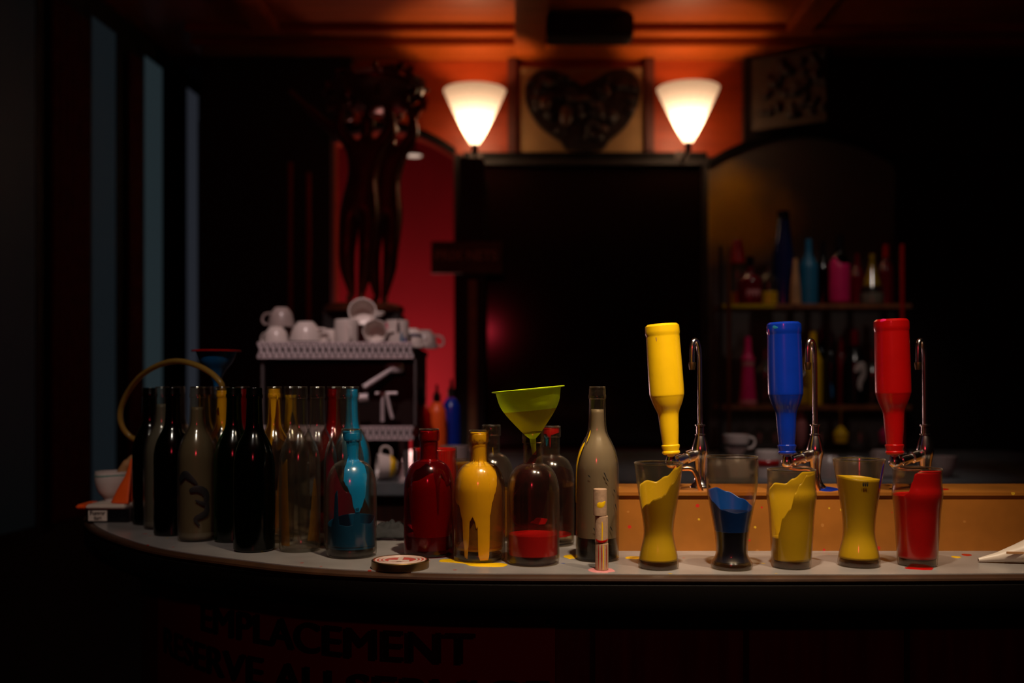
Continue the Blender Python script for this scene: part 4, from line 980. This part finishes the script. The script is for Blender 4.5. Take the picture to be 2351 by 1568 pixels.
def sbottle(px, zb, top_py, wpx, m, label, D=SD, style='wine', capm=None, extra=None, group='bottles on the upper shelf'):
    H = ZZ(top_py, D) - zb; R = wpx*D/F/2
    e = empty('display_bottle', (XX(px, D), D, zb), label, 'bottle', group)
    shapes = {
        'wine': [(0.9, 0), (1, .02), (1, .52), (.93, .60), (.62, .70), (.40, .76), (.36, .98)],
        'cone': [(1, 0), (1.0, .02), (.9, .3), (.62, .62), (.45, .82), (.40, .98)],
        'squat': [(.9, 0), (1, .03), (1, .40), (.92, .52), (.55, .62), (.30, .66), (.28, .98)],
        'flask': [(.85, 0), (1, .05), (.95, .25), (.6, .5), (.34, .70), (.26, .80), (.28, .98)],
        'doll': [(1, 0), (.92, .1), (.72, .45), (.66, .60), (.80, .66), (.46, .74), (.34, .98)],
        'tall': [(.9, 0), (1, .02), (1, .42), (.9, .6), (.66, .8), (.5, .98)]}
    prf = [(r*R, z*H) for r, z in smooth_prof(shapes[style], 4)]
    if m.startswith('glass'):
        obj('glass_body', lathe(vessel(prf, 0.002)), M[m], e)
    else:
        obj('bottle_body', lathe([(0, 0)] + prf + [(0, H*0.98)], 32), M[m], e)
    if capm:
        rr = prf[-1][0]*1.12
        obj('cap', lathe([(0, H), (rr, H), (rr, H*0.80), (prf[-1][0]*1.0+0.0006, H*0.80)], 24), M[capm], e)
    for ex in (extra or []):
        film(ex[0], M[ex[1]], prf, ex[2] if callable(ex[2]) else ex[2]*H, ex[3] if callable(ex[3]) else ex[3]*H, e, inset=ex[4], nt=64, mz=12)
    return e, prf, H
U = 'bottles on the upper shelf'; L_ = 'bottles on the lower shelf'
sbottle(1693, z1_, 546, 40, 'glass', 'clear bottle with crimson painted neck at the left of the upper shelf', SD+0.03, 'tall', None, [('paint_coat', 'red', .62, .97, .0), ('paint_coat', 'yellow', .02, .2, .003)])
e, pf_, H = sbottle(1722, z1_, 590, 56, 'maroon', 'squat dark red bottle with pink lettering on the upper shelf', SD-0.04, 'squat', 'black')
for k, t in enumerate((-26, -9, 8, 24)): stroke('pink_letter', M['palepink'], pf_, [(t, H*.30), (t, H*.15)], 0.004, e); stroke('pink_letter', M['palepink'], pf_, [(t, H*.30), (t+9, H*.28), (t+9, H*.22), (t, H*.21)], 0.003, e)
sbottle(1764, z1_, 604, 46, 'glass', 'clear bottle with yellow paint inside left of the tallest dark bottle', SD, 'wine', None, [('paint_coat', 'yellow', .03, .32, .004)])
sbottle(1798, z1_, 486, 48, 'navy', 'tallest bottle on the upper shelf, navy with a long black neck', SD+0.02, 'tall', 'black')
sbottle(1826, z1_, 592, 26, 'tan', 'slim tan cone-shaped bottle right of the tallest dark bottle', SD-0.06, 'cone')
sbottle(1856, z1_, 546, 42, 'teal', 'matt teal painted bottle on the upper shelf', SD+0.0, 'wine')
sbottle(1889, z1_, 556, 32, 'glass_black', 'slender near-black bottle between the teal and pink bottles', SD+0.0, 'wine', 'black')
e, pf_, H = sbottle(1927, z1_, 540, 46, 'glass_black', 'dark-necked bottle with magenta paint over its body', SD-0.03, 'wine', 'black', [('paint_coat', 'pink', .02, keyed([(-180, .11), (-60, .20), (0, .17), (50, .17), (90, .13)]), -.001)])
sbottle(1968, z1_, 580, 32, 'maroon', 'brownish red bottle between the magenta one and the clear flask', SD+0.04, 'wine')
sbottle(2002, z1_, 578, 56, 'glass', 'clear flask-shaped bottle with yellow neck on the upper shelf', SD-0.02, 'flask', None, [('paint_coat', 'yellow_film', .35, .95, .003), ('paint_coat', 'frost', .02, .22, .003)])
sbottle(2034, z1_, 562, 34, 'maroon', 'dark bottle with a red stripe near the right end of the upper shelf', SD+0.03, 'wine', 'red')
sbottle(1717, z2_, 770, 40, 'pink', 'magenta doll-shaped bottle with pale bands on the lower shelf', SD-0.02, 'doll', None, [('pale_band', 'palepink', .56, .62, -.002), ('pale_band', 'palepink', .02, .07, -.002)], L_)
sbottle(1757, z2_, 800, 48, 'glass', 'empty clear bottle left of the blue upturned bottle on the lower shelf', SD+0.02, 'wine', None, None, L_)
sbottle(1866, z2_, 757, 42, 'yellow', 'yellow painted bottle behind the blue upturned bottle', SD+0.0, 'wine', None, None, L_)
sbottle(1842, z2_, 800, 36, 'glass', 'clear bottle with yellow paint in its bottom beside the yellow one', SD-0.06, 'squat', None, [('paint_coat', 'yellow', .02, .3, .003)], L_)
sbottle(1884, z2_, 752, 34, 'glass_black', 'near-black green bottle right of the yellow painted bottle', SD+0.05, 'wine', None, None, L_)
sbottle(1907, z2_, 762, 30, 'black', 'black bottle with small blue dabs on the lower shelf', SD-0.04, 'wine', None, [('blue_dab', 'cyan', keyed([(-180, .1), (-20, .1), (-4, .02), (10, .1)]), keyed([(-180, .1), (-20, .1), (0, .07), (14, .1)]), -.001)], L_)
sbottle(1931, z2_, 768, 30, 'maroon', 'dark red bottle between the blue-dabbed and the skull bottle', SD+0.03, 'wine', None, None, L_)
e, pf_, H = sbottle(1962, z2_, 758, 52, 'black', 'broad black bottle with a white blotch on the lower shelf', SD-0.03, 'wine', 'maroon', None, L_)
stroke('white_blotch', M['china'], pf_, [(-14, H*.44), (0, H*.50), (24, H*.52), (34, H*.42), (14, H*.34), (6, H*.25), (12, H*.2)], 0.016, e)
sbottle(2003, z2_, 800, 40, 'glass', 'empty clear bottle left of the red upturned bottle on the lower shelf', SD, 'wine', None, None, L_)
sbottle(2040, z2_, 790, 40, 'glass', 'empty clear bottle hidden behind the red upturned bottle', SD+0.02, 'wine', None, None, L_)
# glasses hanging below the lower shelf
def hanging(px, D, m, label, sc=1.0, long=False):
    e = empty('hanging_glass', (XX(px, D), D, z2_-0.0205), label, 'glass', 'stem glasses hanging under the lower shelf')
    R, H = (0.026, 0.15) if long else (0.032, 0.13)
    R *= sc; H *= sc
    if long: prf = [(0.024, 0), (0.024, -0.002), (0.004, -0.004), (0.0035, -0.006), (0.020, -0.03), (0.026*sc, -0.06), (0.024*sc, -0.13), (0.006, -0.165), (0, -0.168)]
    else: prf = [(0, 0), (0.03*sc, 0), (0.03*sc, -0.002), (0.004, -0.005), (0.0035, -0.065*sc), (0.012*sc, -0.072*sc), (R, -0.10*sc), (R*.86, -H*1.05), (R*.82, -H*1.05), (R*.93, -.10*sc), (0, -.078*sc)]
    obj('glass_body', lathe([(0, 0)] + prf if long else prf, 28), M[m], e)
    return e
hanging(1838, SD-0.05, 'palepink', 'pale pink painted long glass hanging behind the blue upturned bottle', 1.0, True)
hanging(1930, SD-0.05, 'yellow', 'yellow painted stem glass hanging under the lower shelf')
hanging(2036, SD-0.05, 'pink', 'magenta painted stem glass hanging behind the red upturned bottle')
hanging(1706, SD-0.05, 'glass', 'clear stem glass hanging leftmost under the lower shelf')
hanging(1744, SD-0.02, 'glass', 'clear stem glass hanging second from the left under the lower shelf')
hanging(1780, SD-0.05, 'glass', 'clear stem glass hanging just left of the blue upturned bottle neck')
hanging(1885, SD-0.05, 'glass', 'clear stem glass hanging left of the yellow painted hanging one')
hanging(1975, SD-0.05, 'glass', 'clear stem glass hanging right of the yellow painted hanging one')

# arched panel with yellow smear behind the shelves
def arched_panel(x0, x1, fz, z0, y0, y1, n=24):
    top = [(x0+(x1-x0)*i/n, fz(x0+(x1-x0)*i/n)) for i in range(n+1)]
    return prism([(x0, z0)] + top + [(x1, z0)], y0, y1, 'y')
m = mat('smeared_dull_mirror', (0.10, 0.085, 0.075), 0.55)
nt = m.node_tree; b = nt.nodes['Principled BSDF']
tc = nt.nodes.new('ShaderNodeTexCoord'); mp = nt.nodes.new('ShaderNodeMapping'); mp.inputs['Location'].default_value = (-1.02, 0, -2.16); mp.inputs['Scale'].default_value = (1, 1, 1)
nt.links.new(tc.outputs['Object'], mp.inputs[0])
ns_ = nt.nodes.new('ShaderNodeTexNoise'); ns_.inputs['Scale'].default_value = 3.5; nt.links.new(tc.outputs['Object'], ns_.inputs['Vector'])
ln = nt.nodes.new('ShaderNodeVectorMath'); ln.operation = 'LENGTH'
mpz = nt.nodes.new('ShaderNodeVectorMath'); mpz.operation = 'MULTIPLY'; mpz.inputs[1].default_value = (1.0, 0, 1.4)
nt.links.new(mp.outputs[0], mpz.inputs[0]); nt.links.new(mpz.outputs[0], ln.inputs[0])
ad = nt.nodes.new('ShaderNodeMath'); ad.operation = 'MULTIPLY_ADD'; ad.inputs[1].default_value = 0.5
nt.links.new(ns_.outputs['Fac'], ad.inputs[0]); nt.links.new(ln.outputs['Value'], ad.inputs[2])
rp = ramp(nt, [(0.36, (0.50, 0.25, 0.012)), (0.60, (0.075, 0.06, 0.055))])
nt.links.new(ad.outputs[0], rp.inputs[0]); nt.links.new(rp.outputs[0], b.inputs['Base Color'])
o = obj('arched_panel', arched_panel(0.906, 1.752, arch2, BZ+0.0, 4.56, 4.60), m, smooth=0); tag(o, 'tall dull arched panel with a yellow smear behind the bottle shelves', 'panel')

# centre dark mirror, post, plaque
o = empty('dark_mirror', (0.34, 4.60, BZ), 'wide near-black mirror panel in the middle of the back wall', 'mirror')
q = obj('mirror_glass', B(-0.20, 0.88, 4.63, 4.655, BZ, 2.43), M['mirrordark'], o); q.location = -o.location
bm = bmesh.new(); box(bm, -0.223, -0.201, 4.60, 4.655, BZ, 2.454); box(bm, 0.881, 0.903, 4.60, 4.655, BZ, 2.454); box(bm, -0.2, 0.88, 4.60, 4.655, 2.431, 2.454)
q = obj('mirror_frame', bm, M['blackwood'], o); q.location = -o.location
# curved banquette reflected/visible low in the centre, dim red
M['dimred'] = mat('dim_red_upholstery', (0.06, 0.010, 0.005), 0.6, var=0.2)
e = empty('post', (XX(1082, 4.30), 4.35, BZ), 'dark wooden post with a lighter strip beside the crimson opening', 'post')
obj('post_body', B(-0.055, 0.055, 0, 0.09, 0.0, ZZ(362, 4.35)-BZ, 0.004), M['blackwood'], e)
obj('wood_strip', B(-0.014, 0.022, -0.014, -0.0005, 0.0, ZZ(640, 4.3)-BZ, 0.003), M['tan'], e)
pD = 4.3225
e = empty('plaque', (XX(1071, pD), pD, ZZ(628, pD)), 'small brown PRIX NETS plaque hanging on the dark post', 'sign')
w2 = 162*pD/F/2; hh = 73*pD/F
obj('plaque_board', B(-w2, w2, -0.012, 0.012, 0, hh, 0.003), M['plaque'], e)
me = text_mesh('PRIX NETS', 0.05, 0.0008, 0.0008); bm = bmesh.new(); bm.from_mesh(me); bpy.data.meshes.remove(me)
xs = [v.co.x for v in bm.verts]; k = (w2*1.75)/(max(xs)-min(xs)); mid = (max(xs)+min(xs))/2
for v in bm.verts: v.co = Vector(((v.co.x-mid)*k, -0.0131-v.co.z, hh*0.42+v.co.y*k))
obj('lettering', bm, M['plaquetext'], e, smooth=0)
for px, lab in [(667, 'left thin dark red vertical rail beside the statue'), (709, 'right thin dark red vertical rail beside the statue')]:
    o = obj('vertical_rail', B(-0.009, 0.009, -0.01, 0.01, 0, ZZ(372 if px < 700 else 395, 4.50)-0.001, 0.003), mat('rail_red', (0.30, 0.02, 0.012), 0.4), loc=(XX(px, 4.50), 4.50, 0.001)); tag(o, lab, 'rail')

# ------------------------------------------------------------------ wall lamps
M['shade'] = bpy.data.materials.new('opal_glass_shade'); M['shade'].use_nodes = True
nt = M['shade'].node_tree; nt.nodes.clear()
out = nt.nodes.new('ShaderNodeOutputMaterial')
tl = nt.nodes.new('ShaderNodeBsdfTranslucent'); tl.inputs[0].default_value = (0.36, 0.36, 0.36, 1)
df = nt.nodes.new('ShaderNodeBsdfDiffuse'); df.inputs[0].default_value = (0.6, 0.6, 0.6, 1)
mx = nt.nodes.new('ShaderNodeMixShader'); mx.inputs[0].default_value = 0.3
nt.links.new(tl.outputs[0], mx.inputs[1]); nt.links.new(df.outputs[0], mx.inputs[2]); nt.links.new(mx.outputs[0], out.inputs[0])
LD = 4.44
for px, pt_, lab in [(1090, 209, 'left glowing conical wall lamp above the crimson opening'), (1580, 204, 'right glowing conical wall lamp beside the carved heart')]:
    zb = ZZ(pt_+122, LD); zt2 = ZZ(pt_, LD); x = XX(px, LD); hL = zt2 - zb; R = 72*LD/F
    e = empty('wall_lamp', (x, LD, zb-0.03), lab, 'wall lamp', 'conical wall lamps above the back bar')
    sp = smooth_prof([(0.016, 0.03), (0.026, 0.040), (R*0.50, 0.03+hL*0.38), (R*0.80, 0.03+hL*0.74), (R, 0.03+hL)], 6)
    obj('lamp_shade', lathe(sp, 48), M['shade'], e)
    obj('lamp_base', lathe([(0, -0.012), (0.013, -0.012), (0.015, 0.0), (0.013, 0.028), (0, 0.029)], 24), M['darkmetal'], e)
    obj('bracket', tube([(0, 0.0, 0.0), (0, 0.10, -0.008), (0, 0.17, -0.008)], 0.007, 10), M['darkmetal'], e)
    obj('wall_plate', B(-0.03, 0.03, 0.168, 0.200, -0.03, 0.03, 0.004), M['darkmetal'], e)
    l = point('bulb_light', (x, LD, zb + hL*0.36) , 7.4, (1.0, 0.60, 0.33), 0.03)
    l.name = 'bulb_light'

# heart relief in its cream niche
hD = 4.655
e = empty('heart_carving', (XX(1335, 4.64), 4.64, 2.495), 'dark carved heart-shaped relief on a cream square panel between the lamps', 'carving')
hw = 140*4.64/F; hz0 = 0.0; hz1 = 0.395
obj('cream_panel', B(-hw, hw, -0.01, 0.018, hz0, hz1, 0.003), M['cream'], e)
hp_ = [(0.0, 0.300), (-0.06, 0.335), (-0.13, 0.372), (-0.20, 0.368), (-0.255, 0.315), (-0.265, 0.25), (-0.235, 0.17), (-0.18, 0.10), (-0.10, 0.045), (-0.06, 0.008), (0.09, 0.008), (0.13, 0.05), (0.20, 0.11), (0.245, 0.18), (0.27, 0.26), (0.262, 0.32), (0.21, 0.372), (0.13, 0.368), (0.06, 0.33)]
hs = smooth_prof(hp_ + hp_[:1], 4)[:-1]
obj('heart_body', prism(hs, -0.05, -0.0105, 'y'), M['carved'], e)
rnd = random.Random(11)
bm = bmesh.new()
for k in range(46):
    while True:
        u, v = rnd.uniform(-0.24, 0.24), rnd.uniform(0.03, 0.34)
        if abs(u) < 0.05 + 0.19*min(1, v/0.2) and not (abs(u) < .08 and v > .27): break
    r = rnd.uniform(0.016, 0.036)
    mt = Matrix.Translation((u, -0.052, v)) @ Matrix.Rotation(rnd.uniform(0, PI), 4, 'Y') @ Matrix.Diagonal((r, r*0.55, r*rnd.uniform(.5, 1.2), 1))
    bmesh.ops.create_icosphere(bm, subdivisions=2, radius=1, matrix=mt)
obj('carved_figures', bm, M['carved'], e)
for u, v, a, b_ in [(-0.17, .21, .028, .034), (-0.02, .23, .05, .016), (-0.075, .15, .03, .05), (.06, .20, .025, .015), (.11, .26, .018, .018), (.10, .09, .018, .02), (-0.15, .30, .012, .02)]:  # paler carved lumps standing out from the heart
    bm = bmesh.new(); bmesh.ops.create_icosphere(bm, subdivisions=2, radius=1, matrix=Matrix.Translation((u, -0.075, v)) @ Matrix.Diagonal((a, 0.018, b_, 1)))
    obj('paler_figure', bm, M['carved_pale'], e)
# second relief on the right, turned away
e = empty('wall_relief', (XX(1812, 4.5), 4.50, ZZ(290, 4.5)), 'dim cream panel with dark carved foliage at the upper right', 'carving', rot=(0, 0, math.radians(-32)))
obj('cream_panel', B(-0.17, 0.17, -0.01, 0.01, 0, 0.33, 0.003), mat('shaded_cream_plaster', (0.05, 0.03, 0.014), 0.7, var=0.2), e)  # cream plaster, darkened in its colour for the dim light there
bm = bmesh.new()
for k in range(40):
    u, v = rnd.uniform(-0.12, 0.17), rnd.uniform(0.04, 0.30); r = rnd.uniform(0.018, 0.04)
    bmesh.ops.create_icosphere(bm, subdivisions=2, radius=1, matrix=Matrix.Translation((u, -0.012, v)) @ Matrix.Rotation(rnd.uniform(0, PI), 4, 'Y') @ Matrix.Diagonal((r, r*0.6, r*.6, 1)))
obj('carved_foliage', bm, M['carved'], e)

# red room downlight
D_ = 5.5; x, z = XX(950, D_), 2.945
e = empty('ceiling_downlight', (XX(950, 5.3), 5.3, ZZ(358, 5.3)), 'small pale downlight seen through the arched opening', 'ceiling light')
obj('stem', tube([(0, 0, 0.02), (0, 0, 2.949-e.location.z)], 0.010, 12), M['darkmetal'], e)
obj('housing', lathe([(0, 0.02), (0.045, 0.02), (0.052, 0.0), (0.048, -0.001), (0.040, 0.012), (0, 0.012)], 32), M['cream'], e)
obj('diffuser', lathe([(0, -0.004), (0.040, 0.0), (0.040, 0.004), (0, 0.004)], 32), emis('downlight_diffuser', (1.0, 0.7, 0.55), 0.6), e)
point('back_room_light', (-0.62, 5.25, 1.25), 13, (1.0, 0.55, 0.5), 0.12)

# ------------------------------------------------------------------ bronze statue
SDp = 3.72
sx = lambda px: XX(px, SDp); sz = lambda py: ZZ(py, SDp)
base_z = sz(700)
st = empty('bronze_statue', (sx(835), SDp, BZ), 'dark bronze statue of nude figures raising a leafy round basket above the cups', 'statue')
obj('pedestal', B(-0.14, 0.14, -0.07, 0.14, 0.0, base_z-BZ-0.03, 0.006), M['blackwood'], st)
obj('statue_base', lathe([(0, base_z-BZ-0.0295), (0.15, base_z-BZ-0.0295), (0.15, base_z-BZ-0.01), (0.13, base_z-BZ), (0, base_z-BZ)], 36), M['bronze'], st)
def figure(name, pts, edges, dy=0.0):
    """pts: name -> (px, py, dy, radius)"""
    me = bpy.data.meshes.new(name); names = list(pts)
    vs = [Vector((sx(p[0])-sx(835), p[2]+dy, sz(p[1])-BZ)) for p in pts.values()]
    me.from_pydata(vs, [(names.index(a), names.index(b)) for a, b in edges], [])
    me.materials.append(M['bronze'])
    o = bpy.data.objects.new(name, me); C.objects.link(o); o.parent = st
    md = o.modifiers.new('Skin', 'SKIN')
    sv = me.skin_vertices[0].data
    for k, p in enumerate(pts.values()):
        f_ = 1.42 if list(pts)[k] not in ('neck', 'head', 'crown', 'ankl', 'ankr', 'footl', 'footr') else 1.15
        sv[k].radius = (p[3]*f_, p[3]*0.85*f_)
        sv[k].use_root = (k == 0)
    md.use_smooth_shade = True
    s_ = o.modifiers.new('Subdivision', 'SUBSURF'); s_.levels = 1; s_.render_levels = 2
    return o
PA = {'pelvis': (826, 455, 0, .056), 'waist': (832, 408, 0, .042), 'chest': (838, 362, 0, .054), 'neckb': (840, 328, 0, .030), 'neck': (842, 312, 0, .019), 'head': (844, 290, -.005, .034), 'crown': (846, 268, 0, .028),
      'hipl': (806, 480, 0, .042), 'kneel': (798, 575, -.02, .028), 'calfl': (797, 610, -.01, .028), 'ankl': (808, 676, .01, .014), 'footl': (802, 690, -.03, .014),
      'hipr': (848, 482, 0, .042), 'kneer': (846, 575, -.03, .027), 'calfr': (842, 610, -.01, .026), 'ankr': (828, 676, .01, .014), 'footr': (832, 692, -.04, .014),
      'shl': (812, 338, 0, .027), 'ell': (778, 300, -.01, .020), 'wrl': (790, 248, -.02, .014), 'hal': (798, 226, -.02, .015),
      'shr': (868, 336, 0, .027), 'elr': (900, 298, -.01, .020), 'wrr': (892, 248, -.02, .014), 'har': (884, 226, -.02, .015)}
ED = [('pelvis', 'waist'), ('waist', 'chest'), ('chest', 'neckb'), ('neckb', 'neck'), ('neck', 'head'), ('head', 'crown'), ('pelvis', 'hipl'), ('hipl', 'kneel'), ('kneel', 'calfl'), ('calfl', 'ankl'), ('ankl', 'footl'), ('pelvis', 'hipr'), ('hipr', 'kneer'), ('kneer', 'calfr'), ('calfr', 'ankr'), ('ankr', 'footr'), ('chest', 'shl'), ('shl', 'ell'), ('ell', 'wrl'), ('wrl', 'hal'), ('chest', 'shr'), ('shr', 'elr'), ('elr', 'wrr'), ('wrr', 'har')]
figure('front_figure', PA, ED)
PB = {k: (v[0]+46 if 'l' != k[-1] else v[0]+50, v[1]-4 if v[1] < 600 else v[1], v[2]+0.10, v[3]*0.95) for k, v in PA.items()}
figure('rear_figure', PB, ED)
bm = lathe(smooth_prof([(0.02, 0), (0.10, 0.02), (0.165, 0.07), (0.180, 0.10), (0.165, 0.105), (0.09, 0.15), (0.0, 0.165)], 4), 36)
rnd = random.Random(4)
for k in range(90):
    a = rnd.uniform(0, 2*PI); t = rnd.uniform(0, 1); r = 0.185*math.sqrt(max(0.05, 1-(t-.45)**2*2.4)); z = 0.0+0.17*t
    mt = Matrix.Translation((r*math.cos(a), r*0.8*math.sin(a), z)) @ Euler((rnd.uniform(0, 6), rnd.uniform(0, 6), a)).to_matrix().to_4x4() @ Matrix.Diagonal((0.028, 0.010, 0.017, 1))
    bmesh.ops.create_icosphere(bm, subdivisions=1, radius=1, matrix=mt)
obj('leafy_basket', bm, M['bronze'], st, loc=(sx(862)-sx(835), 0.03, sz(258)-BZ))
bm = tube(smooth_prof([(sx(775)-sx(835), 0.02, sz(300)-BZ), (sx(735)-sx(835), 0.03, sz(272)-BZ), (sx(700)-sx(835), 0.03, sz(240)-BZ), (sx(662)-sx(835), 0.02, sz(205)-BZ)], 5), [0.022]*4+[0.016]*6+[0.010]*6, 12)
obj('side_branch', bm, M['bronze'], st)
